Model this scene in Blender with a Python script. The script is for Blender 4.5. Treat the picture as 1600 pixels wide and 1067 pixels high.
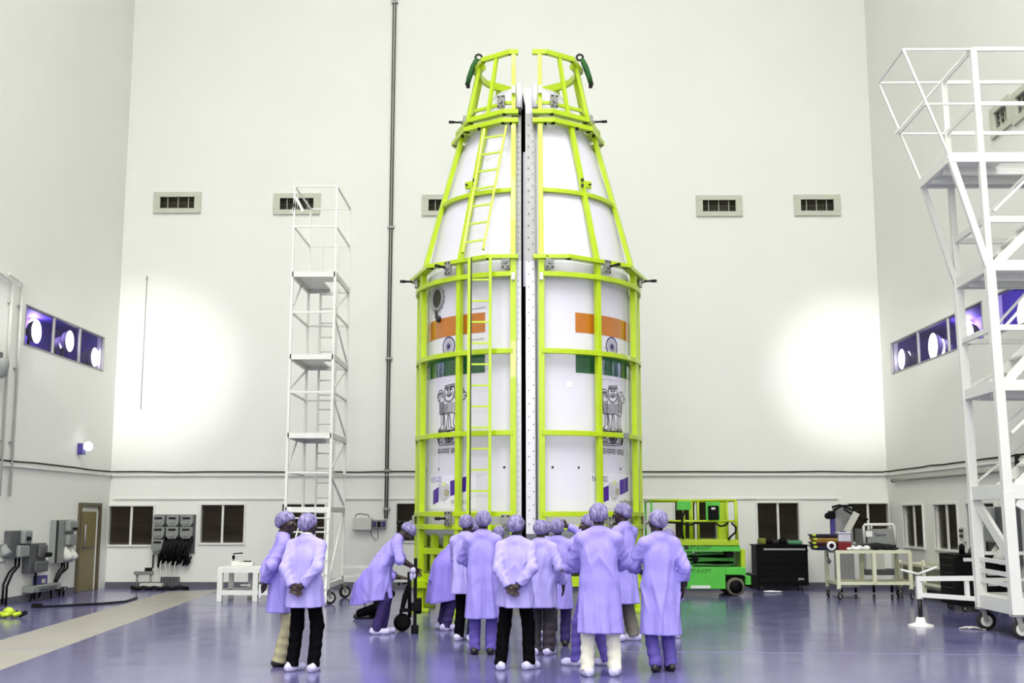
import bpy, math, random
import numpy as np
from mathutils import Vector, Matrix

# ------------------------------------------------------------------ camera, world, light, exposure
SC = bpy.context.scene
for _o in list(bpy.data.objects):
    bpy.data.objects.remove(_o)
F_PX, EYE, HOR, VX = 1800.0, 1.65, 805.0, 820.0
PITCH = math.atan((HOR - 533.5) / F_PX)
YAW = math.atan((VX - 800) / (F_PX / math.cos(PITCH)))
cam_d = bpy.data.cameras.new('camera')
cam_d.sensor_width = 36.0
cam_d.lens = F_PX / 1600.0 * 36.0
cam_d.clip_end = 200
cam = bpy.data.objects.new('camera', cam_d)
SC.collection.objects.link(cam)
cam.location = (0, 0, EYE)
cam.rotation_euler = (math.pi / 2 + PITCH, 0, YAW)
SC.camera = cam

world = bpy.data.worlds.new('world')
SC.world = world
world.use_nodes = True
world.node_tree.nodes['Background'].inputs[0].default_value = (0.9, 0.95, 1.0, 1)
world.node_tree.nodes['Background'].inputs[1].default_value = 0.4

XL_W, XR_W, Y_B, Y_F, Z_C = -9.68, 8.41, 27.0, -13.0, 28.0     # room: side walls, back wall, wall behind the camera, ceiling


def area_light(name, loc, size, power, color=(1, 1, 1), rot=(0, 0, 0)):
    l = bpy.data.lights.new(name, 'AREA')
    l.spread = math.radians(132); l.shape = 'SQUARE'; l.size = size; l.energy = power; l.color = color
    o = bpy.data.objects.new(name, l); SC.collection.objects.link(o)
    o.location = loc; o.rotation_euler = rot
    return o


def spot_light(name, loc, target, power, angle, blend, color=(1, 1, 1), radius=0.12):
    l = bpy.data.lights.new(name, 'SPOT')
    l.energy = power; l.spot_size = math.radians(angle); l.spot_blend = blend
    l.color = color; l.shadow_soft_size = radius
    o = bpy.data.objects.new(name, l); SC.collection.objects.link(o)
    o.location = loc
    d = Vector(target) - Vector(loc)
    o.rotation_euler = d.to_track_quat('-Z', 'Y').to_euler()
    return o


# rows of high-bay lamps under the ceiling
for _ix, _x in enumerate((-7.2, -0.6, 6.0)):
    for _iy, _y in enumerate((-11.0, -6.0, -1.0, 4.0, 9.5)):
        area_light('high_bay_lamp', (_x, _y, Z_C - 0.35), 2.4, 530, (1.0, 0.995, 0.98))
# added frontal fill, unseen lights high on the wall behind the camera
for _x in (-6.0, -0.6, 4.8):
    area_light('front_fill_lamp', (_x, Y_F + 0.3, 8.5), 1.6, 210, (1.0, 0.995, 0.99), (math.radians(88), 0, 0))
# two narrow flood beams from lamps high on the side walls, thrown on the far wall beside the corners
spot_light('flood_beam', (-9.0, 16.5, 5.4), (-8.85, Y_B, 5.05), 2100, 28, 1.0, (1, 0.99, 1.0))
spot_light('flood_beam', (7.85, 18.8, 5.4), (7.68, Y_B, 4.95), 1450, 32, 1.0, (1, 0.99, 1.0))


SC.view_settings.view_transform = 'Standard'
SC.view_settings.look = 'None'
SC.view_settings.gamma = 1.0
SC.view_settings.exposure = 0.0
SC.view_settings.use_curve_mapping = False

# ------------------------------------------------------------------ measuring from the photograph
_cp, _sp, _cy, _sy = math.cos(PITCH), math.sin(PITCH), math.cos(YAW), math.sin(YAW)
C_FW = np.array([-_sy * _cp, _cy * _cp, _sp]); C_R = np.array([_cy, _sy, 0.0]); C_U = np.cross(C_R, C_FW)
C_O = np.array([0.0, 0.0, EYE])


def ray(x, y):
    return C_FW * F_PX + C_R * (x - 800) - C_U * (y - 533.5)


def on_y(x, y, Y):
    d = ray(x, y); return C_O + d * (Y / d[1])


def on_x(x, y, X):
    d = ray(x, y); return C_O + d * (X / d[0])


def on_z(x, y, z=0.0):
    d = ray(x, y); return C_O + d * ((z - EYE) / d[2])


def z_at(y, Y, x=820):
    return float(on_y(x, y, Y)[2])


def x_at(x, Y, y=805):
    return float(on_y(x, y, Y)[0])


def y_on(x, X, y=805):
    return float(on_x(x, y, X)[1])


# ------------------------------------------------------------------ materials
def lin(c):
    c = c / 255.0
    return c / 12.92 if c <= 0.04045 else ((c + 0.055) / 1.055) ** 2.4


def rgb(r, g, b):
    return (lin(r), lin(g), lin(b), 1.0)


MATS = {}


def mat(name, col, rough=0.5, metal=0.0, var=0.0, scale=4.0, bump=0.0, bscale=40.0, emit=None, estr=0.0, coat=0.0, spec=0.5, stretch=None, bdist=0.02):
    if name in MATS:
        return MATS[name]
    m = bpy.data.materials.new(name); m.use_nodes = True
    nt = m.node_tree; b = nt.nodes['Principled BSDF']
    b.inputs['Roughness'].default_value = rough
    b.inputs['Metallic'].default_value = metal
    b.inputs['Coat Weight'].default_value = coat
    b.inputs['Specular IOR Level'].default_value = spec
    b.inputs['Base Color'].default_value = col
    tc = nt.nodes.new('ShaderNodeTexCoord')
    src = tc.outputs['Object']
    if stretch:
        mp = nt.nodes.new('ShaderNodeMapping'); mp.inputs['Scale'].default_value = stretch
        nt.links.new(src, mp.inputs[0]); src = mp.outputs[0]
    if var > 0:
        n = nt.nodes.new('ShaderNodeTexNoise'); n.inputs['Scale'].default_value = scale; n.inputs['Detail'].default_value = 5
        nt.links.new(src, n.inputs['Vector'])
        r = nt.nodes.new('ShaderNodeValToRGB')
        r.color_ramp.elements[0].position = 0.3; r.color_ramp.elements[1].position = 0.72
        r.color_ramp.elements[0].color = tuple(max(0, c * (1 - var)) for c in col[:3]) + (1,)
        r.color_ramp.elements[1].color = tuple(min(1, c * (1 + var * 0.6)) for c in col[:3]) + (1,)
        nt.links.new(n.outputs['Fac'], r.inputs[0]); nt.links.new(r.outputs[0], b.inputs['Base Color'])
    if bump > 0:
        n2 = nt.nodes.new('ShaderNodeTexNoise'); n2.inputs['Scale'].default_value = bscale; n2.inputs['Detail'].default_value = 4
        nt.links.new(src, n2.inputs['Vector'])
        bp = nt.nodes.new('ShaderNodeBump'); bp.inputs['Strength'].default_value = bump; bp.inputs['Distance'].default_value = bdist
        nt.links.new(n2.outputs['Fac'], bp.inputs['Height']); nt.links.new(bp.outputs[0], b.inputs['Normal'])
    if emit:
        b.inputs['Emission Color'].default_value = emit; b.inputs['Emission Strength'].default_value = estr
    MATS[name] = m
    return m


M_WALL = mat('painted_wall', rgb(234, 235, 228), 0.55, var=0.02, scale=0.5, bump=0.03, bscale=3)
M_CEIL = mat('ceiling_paint', rgb(236, 236, 232), 0.7, var=0.02, scale=0.4)
M_TRIM = mat('white_trim', rgb(228, 228, 222), 0.45, var=0.03, scale=2)
M_BASE = mat('grey_skirting', rgb(98, 98, 108), 0.45, var=0.15, scale=3)
M_PATH = mat('beige_floor_path', rgb(158, 154, 144), 0.35, var=0.08, scale=1.2)
M_LINE = mat('white_floor_line', rgb(150, 149, 186), 0.35, var=0.2, scale=6)
M_CABLE = mat('black_cable', rgb(16, 15, 16), 0.6, spec=0.2, var=0.2, scale=10)
M_STEELW = mat('white_painted_steel', rgb(224, 225, 219), 0.4, var=0.02, scale=3)
M_CREAM = mat('cream_painted_steel', rgb(226, 227, 198), 0.4, var=0.05, scale=3)
M_LIME = mat('lime_painted_steel', rgb(180, 208, 12), 0.33, var=0.06, scale=3, coat=0.15)
M_GREEN = mat('green_painted_steel', rgb(86, 200, 66), 0.4, var=0.08, scale=4)
M_DGREEN = mat('dark_green_sling', rgb(38, 96, 40), 0.8, var=0.3, scale=18, bump=0.3)
M_SHELL = mat('white_fairing_paint', rgb(222, 219, 231), 0.22, var=0.012, scale=1.5, coat=0.2)
M_INNER = mat('black_insulation', rgb(8, 8, 9), 0.9)
M_ALU = mat('bare_aluminium', rgb(158, 157, 158), 0.5, 0.15, var=0.08, scale=6, stretch=(8, 8, 1))
M_GREYM = mat('grey_metal', rgb(150, 150, 146), 0.4, 0.5, var=0.12, scale=10)
M_DARKM = mat('dark_metal', rgb(40, 40, 40), 0.4, 0.6, var=0.2, scale=10)
M_BLACK = mat('black_powder_coat', rgb(9, 8, 10), 0.6, var=0.2, scale=6, spec=0.15)
M_RUBBER = mat('black_rubber', rgb(22, 21, 22), 0.7, var=0.2, scale=12)
M_ORANGE = mat('saffron_film', rgb(192, 112, 24), 0.16, var=0.06, scale=8, coat=0.5, bump=0.04, bscale=60)
M_FGREEN = mat('flag_green_film', rgb(34, 92, 54), 0.16, var=0.08, scale=8, coat=0.5, bump=0.04, bscale=60)
M_INK = mat('black_print', rgb(24, 22, 30), 0.5)
M_NAVY = mat('navy_print', rgb(52, 42, 110), 0.5)
M_PURP = mat('purple_print', rgb(72, 28, 150), 0.4, var=0.05, scale=20)
M_LILAC = mat('lilac_print', rgb(120, 104, 190), 0.5)
M_SATG = mat('pale_grey_print', rgb(200, 198, 205), 0.5, var=0.1, scale=30)
M_SATB = mat('beige_print', rgb(168, 160, 138), 0.5, var=0.1, scale=30)
M_SATY = mat('pale_yellow_print', rgb(220, 222, 150), 0.5, var=0.1, scale=30)
M_BROWN = mat('brown_print', rgb(96, 80, 66), 0.5)
M_PAPER = mat('white_paper', rgb(240, 240, 240), 0.7)
M_BOXG = mat('grey_enclosure', rgb(140, 144, 140), 0.5, var=0.08, scale=5)
M_BOXD = mat('dark_grey_enclosure', rgb(84, 86, 88), 0.5, var=0.12, scale=5)
M_BOXW = mat('pale_enclosure', rgb(205, 205, 196), 0.5, var=0.05, scale=5)
M_BLUEB = mat('indigo_plastic', rgb(70, 62, 140), 0.4, var=0.1, scale=8)
M_DOOR = mat('olive_brown_door', rgb(128, 116, 74), 0.5, var=0.12, scale=3, stretch=(6, 6, 1))
M_BLIND = mat('brown_blind_slat', rgb(100, 89, 76), 0.5, var=0.35, scale=2.2, stretch=(0.4, 0.4, 9))
M_BLINDD = mat('dark_blind_back', rgb(22, 19, 17), 0.6)
M_VENTIN = mat('vent_interior', rgb(70, 68, 50), 0.6, var=0.3, scale=5)
M_VENTF = mat('vent_frame_grey', rgb(196, 197, 180), 0.5, var=0.04, scale=4)
M_ROOMP = mat('violet_booth_wall', rgb(98, 84, 168), 0.6, var=0.15, scale=1.5)
M_GLOW = mat('glowing_white', (1, 1, 1, 1), 0.5, emit=(1, 0.98, 1, 1), estr=4.0)  # bulkhead lamp globe, and discs that imitate reflections in the windows
M_FRAMEG = mat('window_frame_grey', rgb(150, 148, 146), 0.5, 0.1, var=0.05)
M_HOSEW = mat('white_hose', rgb(215, 214, 208), 0.6, var=0.06, scale=10)
M_BIN = mat('navy_bin_plastic', rgb(40, 36, 62), 0.4, var=0.1)
M_BINY = mat('mustard_bin_plastic', rgb(190, 152, 60), 0.4, var=0.1)
M_BINR = mat('maroon_bin_plastic', rgb(74, 30, 36), 0.4, var=0.1)
M_RED = mat('dark_red_plastic', rgb(120, 24, 30), 0.35, var=0.1)
M_CLEAR = mat('frosted_plastic', rgb(206, 202, 214), 0.3, var=0.05)
M_CLOTHB = mat('black_cloth', rgb(20, 19, 22), 0.9, var=0.3, scale=20, bump=0.4)
M_YEL = mat('yellow_green_plastic', rgb(190, 214, 50), 0.5, var=0.1)
M_DUST = mat('grey_ply_sheet', rgb(140, 138, 118), 0.6, var=0.12, scale=3)

# glass for the lit side windows: thin, slightly violet
_m = bpy.data.materials.new('violet_tinted_glass'); _m.use_nodes = True
_b = _m.node_tree.nodes['Principled BSDF']
_b.inputs['Base Color'].default_value = (0.78, 0.74, 0.95, 1); _b.inputs['Roughness'].default_value = 0.02
_b.inputs['Transmission Weight'].default_value = 1.0; _b.inputs['IOR'].default_value = 1.05
M_GLASS = _m

# floor: glossy lavender-grey epoxy
_m = bpy.data.materials.new('glossy_epoxy_floor'); _m.use_nodes = True
_nt = _m.node_tree; _b = _nt.nodes['Principled BSDF']
_tc = _nt.nodes.new('ShaderNodeTexCoord')
_n = _nt.nodes.new('ShaderNodeTexNoise'); _n.inputs['Scale'].default_value = 0.45; _n.inputs['Detail'].default_value = 6
_nt.links.new(_tc.outputs['Object'], _n.inputs['Vector'])
_r = _nt.nodes.new('ShaderNodeValToRGB')
_r.color_ramp.elements[0].position = 0.32; _r.color_ramp.elements[1].position = 0.7
_r.color_ramp.elements[0].color = rgb(82, 78, 128); _r.color_ramp.elements[1].color = rgb(112, 110, 150)
_nt.links.new(_n.outputs['Fac'], _r.inputs[0]); _nt.links.new(_r.outputs[0], _b.inputs['Base Color'])
_n2 = _nt.nodes.new('ShaderNodeTexNoise'); _n2.inputs['Scale'].default_value = 2.2; _n2.inputs['Detail'].default_value = 4
_nt.links.new(_tc.outputs['Object'], _n2.inputs['Vector'])
_mr = _nt.nodes.new('ShaderNodeMapRange'); _mr.inputs['To Min'].default_value = 0.1; _mr.inputs['To Max'].default_value = 0.24
_nt.links.new(_n2.outputs['Fac'], _mr.inputs['Value']); _nt.links.new(_mr.outputs[0], _b.inputs['Roughness'])
_n3 = _nt.nodes.new('ShaderNodeTexNoise'); _n3.inputs['Scale'].default_value = 1.3; _n3.inputs['Detail'].default_value = 2
_nt.links.new(_tc.outputs['Object'], _n3.inputs['Vector'])
_bp = _nt.nodes.new('ShaderNodeBump'); _bp.inputs['Strength'].default_value = 0.05; _bp.inputs['Distance'].default_value = 0.05
_nt.links.new(_n3.outputs['Fac'], _bp.inputs['Height']); _nt.links.new(_bp.outputs[0], _b.inputs['Normal'])
_b.inputs['Specular IOR Level'].default_value = 0.6
M_FLOOR = _m

# ------------------------------------------------------------------ mesh helpers
ORG = {}


def link(o, parent=None):
    SC.collection.objects.link(o)
    if parent is not None:
        o.parent = parent
    return o


def tag(o, label=None, cat=None, group=None, kind=None):
    if label: o['label'] = label
    if cat: o['category'] = cat
    if group: o['group'] = group
    if kind: o['kind'] = kind
    return o


def thing(name, loc, label, cat, group=None):
    o = bpy.data.objects.new(name, None)
    o.empty_display_size = 0.2
    link(o); o.location = loc
    ORG[o.name] = np.array(loc, float)
    return tag(o, label, cat, group)


def V(*a):
    return np.array(a, float)


def unit(v):
    v = np.asarray(v, float); n = np.linalg.norm(v)
    return v / n if n > 1e-9 else v


class MB:
    def __init__(s):
        s.v = []; s.f = []; s.sm = []

    def add(s, vs, fs, smooth=False):
        b = len(s.v); s.v.extend([tuple(map(float, p)) for p in vs])
        s.f.extend([tuple(i + b for i in f) for f in fs]); s.sm.extend([smooth] * len(fs))
        return s

    def box(s, c, size, rz=0.0, R=None):
        c = np.asarray(c, float); h = np.asarray(size, float) / 2
        if R is None:
            cs, sn = math.cos(rz), math.sin(rz); R = np.array([[cs, -sn, 0], [sn, cs, 0], [0, 0, 1]])
        P = [c + R @ (h * np.array(k)) for k in ((-1, -1, -1), (1, -1, -1), (1, 1, -1), (-1, 1, -1), (-1, -1, 1), (1, -1, 1), (1, 1, 1), (-1, 1, 1))]
        return s.add(P, [(0, 3, 2, 1), (4, 5, 6, 7), (0, 1, 5, 4), (1, 2, 6, 5), (2, 3, 7, 6), (3, 0, 4, 7)])

    def lohi(s, lo, hi):
        lo = np.asarray(lo, float); hi = np.asarray(hi, float)
        return s.box((lo + hi) / 2, np.abs(hi - lo))

    def bar(s, p, q, w, h=None, up=(0, 0, 1)):
        """beam of rectangular section: w across, h along up"""
        h = w if h is None else h
        p = np.asarray(p, float); q = np.asarray(q, float); d = unit(q - p)
        up = np.asarray(up, float)
        if abs(d @ up) > 0.98: up = np.array([0, 1.0, 0]) if abs(d[1]) < 0.9 else np.array([1.0, 0, 0])
        sx = unit(np.cross(d, up)); uu = np.cross(sx, d)
        vs = []
        for b in (p, q):
            for a, c in ((-1, -1), (1, -1), (1, 1), (-1, 1)):
                vs.append(b + sx * a * w / 2 + uu * c * h / 2)
        return s.add(vs, [(3, 2, 1, 0), (4, 5, 6, 7), (0, 1, 5, 4), (1, 2, 6, 5), (2, 3, 7, 6), (3, 0, 4, 7)])

    def path(s, pts, r, n=8, closed=False):
        P = [np.asarray(p, float) for p in pts]; N = len(P)
        rr = r if hasattr(r, '__len__') else [r] * N
        T = []
        for i in range(N):
            a = P[i - 1] if (i > 0 or closed) else P[i]; b = P[(i + 1) % N] if (i < N - 1 or closed) else P[i]
            T.append(unit(b - a))
        ref = np.array([0, 0, 1.0]) if abs(T[0][2]) < 0.9 else np.array([1.0, 0, 0])
        nrm = unit(np.cross(T[0], ref)); vs = []; fs = []
        for i in range(N):
            nrm = unit(nrm - T[i] * (nrm @ T[i])); bn = np.cross(T[i], nrm)
            for k in range(n):
                a = 2 * math.pi * k / n
                vs.append(P[i] + rr[i] * (nrm * math.cos(a) + bn * math.sin(a)))
        for i in range(N if closed else N - 1):
            j = (i + 1) % N
            for k in range(n):
                fs.append((i * n + k, i * n + (k + 1) % n, j * n + (k + 1) % n, j * n + k))
        s.add(vs, fs, True)
        if not closed:
            b = len(s.v) - N * n
            s.f.append(tuple(b + k for k in reversed(range(n)))); s.sm.append(False)
            s.f.append(tuple(b + (N - 1) * n + k for k in range(n))); s.sm.append(False)
        return s

    def tube(s, p, q, r, n=8):
        return s.path([p, q], r, n)

    def lathe(s, prof, o=(0, 0, 0), ax=(0, 0, 1), n=24, a0=0.0, a1=2 * math.pi, ref=None, smooth=True):
        """prof: (radius, height along ax)"""
        o = np.asarray(o, float); ax = unit(ax)
        if ref is None: ref = np.array([1.0, 0, 0]) if abs(ax[0]) < 0.9 else np.array([0, 1.0, 0])
        e1 = unit(ref - ax * (np.asarray(ref) @ ax)); e2 = np.cross(ax, e1)
        full = abs((a1 - a0) - 2 * math.pi) < 1e-6
        m = n if full else n + 1
        vs = []; fs = []
        for r, h in prof:
            for k in range(m):
                a = a0 + (a1 - a0) * k / n
                vs.append(o + ax * h + r * (e1 * math.cos(a) + e2 * math.sin(a)))
        for i in range(len(prof) - 1):
            for k in range(n):
                k2 = (k + 1) % m
                fs.append((i * m + k, i * m + k2, (i + 1) * m + k2, (i + 1) * m + k))
        s.add(vs, fs, smooth)
        return s

    def cyl(s, o, ax, r, h, n=20):
        """closed cylinder starting at o"""
        s.lathe([(1e-4, 0), (r, 0)], o, ax, n, smooth=False)
        s.lathe([(r, 0), (r, h)], o, ax, n)
        s.lathe([(r, h), (1e-4, h)], o, ax, n, smooth=False)
        return s

    def prism(s, poly, ax_u, ax_v, o, depth):
        """extrude polygon given in (u,v) along u x v by depth"""
        u = np.asarray(ax_u, float); v = np.asarray(ax_v, float); o = np.asarray(o, float); w = unit(np.cross(u, v))
        n = len(poly)
        P = [o + u * a + v * b for a, b in poly] + [o + u * a + v * b + w * depth for a, b in poly]
        fs = [tuple(reversed(range(n))), tuple(range(n, 2 * n))] + [(i, (i + 1) % n, n + (i + 1) % n, n + i) for i in range(n)]
        return s.add(P, fs)

    def ball(s, c, r, n=12, m=8):
        r = np.asarray(r if hasattr(r, '__len__') else (r, r, r), float); c = np.asarray(c, float)
        vs = []; fs = []
        for i in range(m + 1):
            t = math.pi * i / m
            for k in range(n):
                a = 2 * math.pi * k / n
                vs.append(c + r * np.array([math.sin(t) * math.cos(a), math.sin(t) * math.sin(a), math.cos(t)]))
        for i in range(m):
            for k in range(n):
                fs.append((i * n + k, (i + 1) * n + k, (i + 1) * n + (k + 1) % n, i * n + (k + 1) % n))
        return s.add(vs, fs, True)

    def build(s, name, material, parent=None, bevel=0.0, smooth=None, org=None):
        me = bpy.data.meshes.new(name)
        if parent is not None:
            base = ORG[parent.name]
        elif org is not None:
            base = np.asarray(org, float)
        else:
            a = np.array(s.v); base = np.array([(a[:, 0].min() + a[:, 0].max()) / 2, (a[:, 1].min() + a[:, 1].max()) / 2, a[:, 2].min()])
        a = np.array(s.v) - base
        me.from_pydata([tuple(p) for p in a], [], s.f)
        me.polygons.foreach_set('use_smooth', [(x if smooth is None else smooth) for x in s.sm])
        me.materials.append(material); me.update()
        o = bpy.data.objects.new(name, me); link(o, parent)
        if parent is None:
            o.location = base
        ORG[o.name] = base
        if bevel > 0:
            b = o.modifiers.new('bevel', 'BEVEL'); b.width = bevel; b.segments = 2; b.limit_method = 'ANGLE'
        return o


def text_polys(txt, size=1.0):
    """2D triangles of a text string (built-in typeface)"""
    cu = bpy.data.curves.new('t', 'FONT'); cu.body = txt; cu.size = size; cu.resolution_u = 3
    ob = bpy.data.objects.new('t', cu); SC.collection.objects.link(ob)
    dg = bpy.context.evaluated_depsgraph_get(); dg.update()
    me = bpy.data.meshes.new_from_object(ob.evaluated_get(dg))
    vs = np.array([v.co[:] for v in me.vertices]) if len(me.vertices) else np.zeros((0, 3))
    fs = [tuple(p.vertices) for p in me.polygons]
    bpy.data.objects.remove(ob); bpy.data.curves.remove(cu); bpy.data.meshes.remove(me)
    return vs, fs


def flat_text(txt, o, u, v, width, height, name, material, parent, off=0.004):
    """lettering lying on the plane through o with axes u (reading) and v (up), fitted to width x height"""
    vs, fs = text_polys(txt)
    lo = vs.min(0); hi = vs.max(0)
    u = unit(u); v = unit(v); w = np.cross(u, v)
    P = [np.asarray(o, float) + u * (p[0] - lo[0]) / (hi[0] - lo[0]) * width + v * (p[1] - lo[1]) / (hi[1] - lo[1]) * height + w * off for p in vs]
    mb = MB(); mb.add(P, fs)
    return mb.build(name, material, parent)


def copy_tree(o, parent=None):
    c = o.copy(); SC.collection.objects.link(c)
    if parent is not None: c.parent = parent
    if o.name in ORG: ORG[c.name] = ORG[o.name]
    for ch in list(o.children):
        copy_tree(ch, c)
    return c


def caster(parent, p, r=0.07, ang=0.0, wheel_mat=None, name='caster'):
    """swivel caster below point p (top of fork), wheel touching the floor z=0"""
    p = np.asarray(p, float); d = np.array([math.cos(ang), math.sin(ang), 0]); sd = np.array([-d[1], d[0], 0])
    c = np.array([p[0], p[1], r]) + d * r * 0.35
    w = MB(); w.lathe([(r * 0.35, -r * .22), (r * 0.9, -r * .24), (r, -r * .16), (r, r * .16), (r * 0.9, r * .24), (r * .35, r * .22)], c, sd, 20)
    w.cyl(c - sd * r * .22, sd, r * .4, r * .44, 12)
    wo = w.build(name, wheel_mat or M_RUBBER, parent)
    f = MB()
    for k in (-1, 1):
        f.bar(c + sd * k * r * .34, np.array([p[0], p[1], p[2]]) + sd * k * r * .34 - np.array([0, 0, .01]), r * .5, r * .1, up=sd)
    f.box(p - np.array([0, 0, .008]), (r * 1.2, r * 1.2, .016), ang)
    f.tube(c - sd * r * .42, c + sd * r * .42, r * .12, 8)
    f.build('caster_fork', M_GREYM, wo)
    hb = MB(); hb.cyl(c - sd * r * .27, sd, r * .6, r * .54, 18); hb.build('caster_hub', M_BOXW, wo)
    return wo
# ------------------------------------------------------------------ room shell
def struct(o):
    return tag(o, kind='structure')


def wall_holes(o, u, v, usz, vsz, holes, thick, name, material):
    """wall rectangle with rectangular openings (u0,u1,v0,v1) and their reveals; inner face at o, thickness goes along -(u x v)"""
    o = np.asarray(o, float); u = unit(u); v = unit(v); w = -np.cross(u, v)
    us = sorted({0.0, usz} | {h[0] for h in holes} | {h[1] for h in holes})
    vs = sorted({0.0, vsz} | {h[2] for h in holes} | {h[3] for h in holes})
    us = [a for a in us if 0 <= a <= usz]; vs = [a for a in vs if 0 <= a <= vsz]
    mb = MB(); idx = {}; P = []; F = []

    def pt(i, j, d=0.0):
        k = (i, j, d)
        if k not in idx:
            idx[k] = len(P); P.append(o + u * us[i] + v * vs[j] + w * d)
        return idx[k]
    for i in range(len(us) - 1):
        for j in range(len(vs) - 1):
            cu, cv = (us[i] + us[i + 1]) / 2, (vs[j] + vs[j + 1]) / 2
            if any(h[0] < cu < h[1] and h[2] < cv < h[3] for h in holes): continue
            F.append((pt(i, j), pt(i + 1, j), pt(i + 1, j + 1), pt(i, j + 1)))
    for h in holes:
        a, b = us.index(max(h[0], 0)), us.index(min(h[1], usz)); c, d = vs.index(max(h[2], 0)), vs.index(h[3])
        for (i0, j0, i1, j1) in ((a, c, b, c), (b, c, b, d), (b, d, a, d), (a, d, a, c)):
            F.append((pt(i0, j0), pt(i0, j0, thick), pt(i1, j1, thick), pt(i1, j1)))
    mb.add(P, F)
    return struct(mb.build(name, material, org=o))


fl = MB(); fl.lohi((XL_W - .3, Y_F - .3, -0.2), (XR_W + .3, Y_B + .3, 0.0))
struct(fl.build('floor', M_FLOOR))
ce = MB(); ce.lohi((XL_W - .3, Y_F - .3, Z_C), (XR_W + .3, Y_B + .3, Z_C + .2))
struct(ce.build('ceiling', M_CEIL))

# beige walkway and faint white marking lines laid on the floor
a = on_z(-40, 1012); b = on_z(-40, 1062); c = on_z(262, 924); d = on_z(345, 921)
pm = MB(); pm.add([V(*p[:2], 0.002) for p in (a, b, d, c)], [(0, 1, 2, 3)])
pm.add([V(*p[:2], 0.0) for p in (a, b, d, c)], [(3, 2, 1, 0)])
pm.f += [(0, 4, 5, 1), (1, 5, 6, 2), (2, 6, 7, 3), (3, 7, 4, 0)]; pm.sm += [False] * 4
struct(pm.build('floor_path', M_PATH))
for (p, q) in (((955, 1018), (1640, 1024)), ((428, 947), (575, 951)), ((-20, 1017), (108, 1012))):
    p = on_z(*p); q = on_z(*q)
    ln = MB(); ln.bar(V(p[0], p[1], 0.0025), V(q[0], q[1], 0.0025), 0.026, 0.002)
    struct(ln.build('trim_floor_line', M_LINE))

# ---- windows of the far wall (pixel boxes), vents above
WIN_B = [(170, 239, 791, 851), (314, 381, 789, 848), (441, 507, 788, 843), (620, 684, 787, 845), (1055, 1119, 785, 843), (1184, 1248, 786, 846), (1326, 1388, 787, 847)]
VENT_B = [(245, 310, 305, 329), (432, 496, 307, 331), (664, 728, 309, 333), (1092, 1155, 310, 334), (1245, 1308, 309, 333)]


def rect_b(r):
    p = on_y(r[0], (r[2] + r[3]) / 2, Y_B); q = on_y(r[1], (r[2] + r[3]) / 2, Y_B)
    zt = on_y((r[0] + r[1]) / 2, r[2], Y_B)[2]; zb = on_y((r[0] + r[1]) / 2, r[3], Y_B)[2]
    return (p[0], q[0], zb, zt)


RB = [rect_b(r) for r in WIN_B]; VB = [rect_b(r) for r in VENT_B]
wall_holes((XL_W, Y_B, 0), (1, 0, 0), (0, 0, 1), XR_W - XL_W, Z_C,
           [(x0 - XL_W, x1 - XL_W, z0, z1) for x0, x1, z0, z1 in RB + VB], 0.16, 'wall_back', M_WALL)


def rect_side(px0, px1, yt, yb, X):
    """pixel box on a side wall, yt / yb given at px0"""
    p = on_x(px0, yt, X); q = on_x(px0, yb, X)
    return (y_on(px0, X, yt), y_on(px1, X, yt), q[2], p[2])


# left wall: Y runs along the wall
SWL = rect_side(41, 166, 475, 540, XL_W)       # window band on the left
swl = (min(SWL[0], 22.0), min(SWL[1], Y_B - .12), SWL[2], SWL[3])
DOORL = (y_on(121, XL_W, 860), y_on(150, XL_W, 860), 0.0, on_x(135, 792, XL_W)[2])
SWR = rect_side(1392, 1538, 536, 586, XR_W)
swr = (SWR[1], min(SWR[0], Y_B - .12), SWR[2], SWR[3])
SWR2 = (y_on(1650, XR_W), y_on(1573, XR_W), SWR[2], SWR[3])
LOWR = []
for (a, b) in ((1412, 1443), (1461, 1497), (1512, 1556)):
    Y0, Y1 = y_on(b, XR_W), y_on(a, XR_W)
    LOWR.append((Y0, Y1, 0.98, 1.86))
VENR = []
for (a, b, yt, yb) in ((1552, 1580, 176, 202), (1586, 1612, 152, 178)):
    Y0, Y1 = y_on(b, XR_W, yt), y_on(a, XR_W, yt)
    zt = on_x(a, yt, XR_W)[2]
    VENR.append((Y0, Y1, zt - .42, zt))
# inner faces: left wall normal +X -> u x v = +X : u=+Y, v=+Z
wall_holes((XL_W, Y_F, 0), (0, 1, 0), (0, 0, 1), Y_B - Y_F, Z_C,
           [(swl[0] - Y_F, swl[1] - Y_F, swl[2], swl[3])], 0.16, 'wall_left', M_WALL)
# right wall normal -X : u=-Y
_h = [(Y_B - y1, Y_B - y0, z0, z1) for y0, y1, z0, z1 in [swr, SWR2] + LOWR + VENR]
wall_holes((XR_W, Y_B, 0), (0, -1, 0), (0, 0, 1), Y_B - Y_F, Z_C, _h, 0.16, 'wall_right', M_WALL)
fw = MB(); fw.lohi((XL_W, Y_F - .2, 0), (XR_W, Y_F, Z_C))
struct(fw.build('wall_front', M_WALL))


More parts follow.
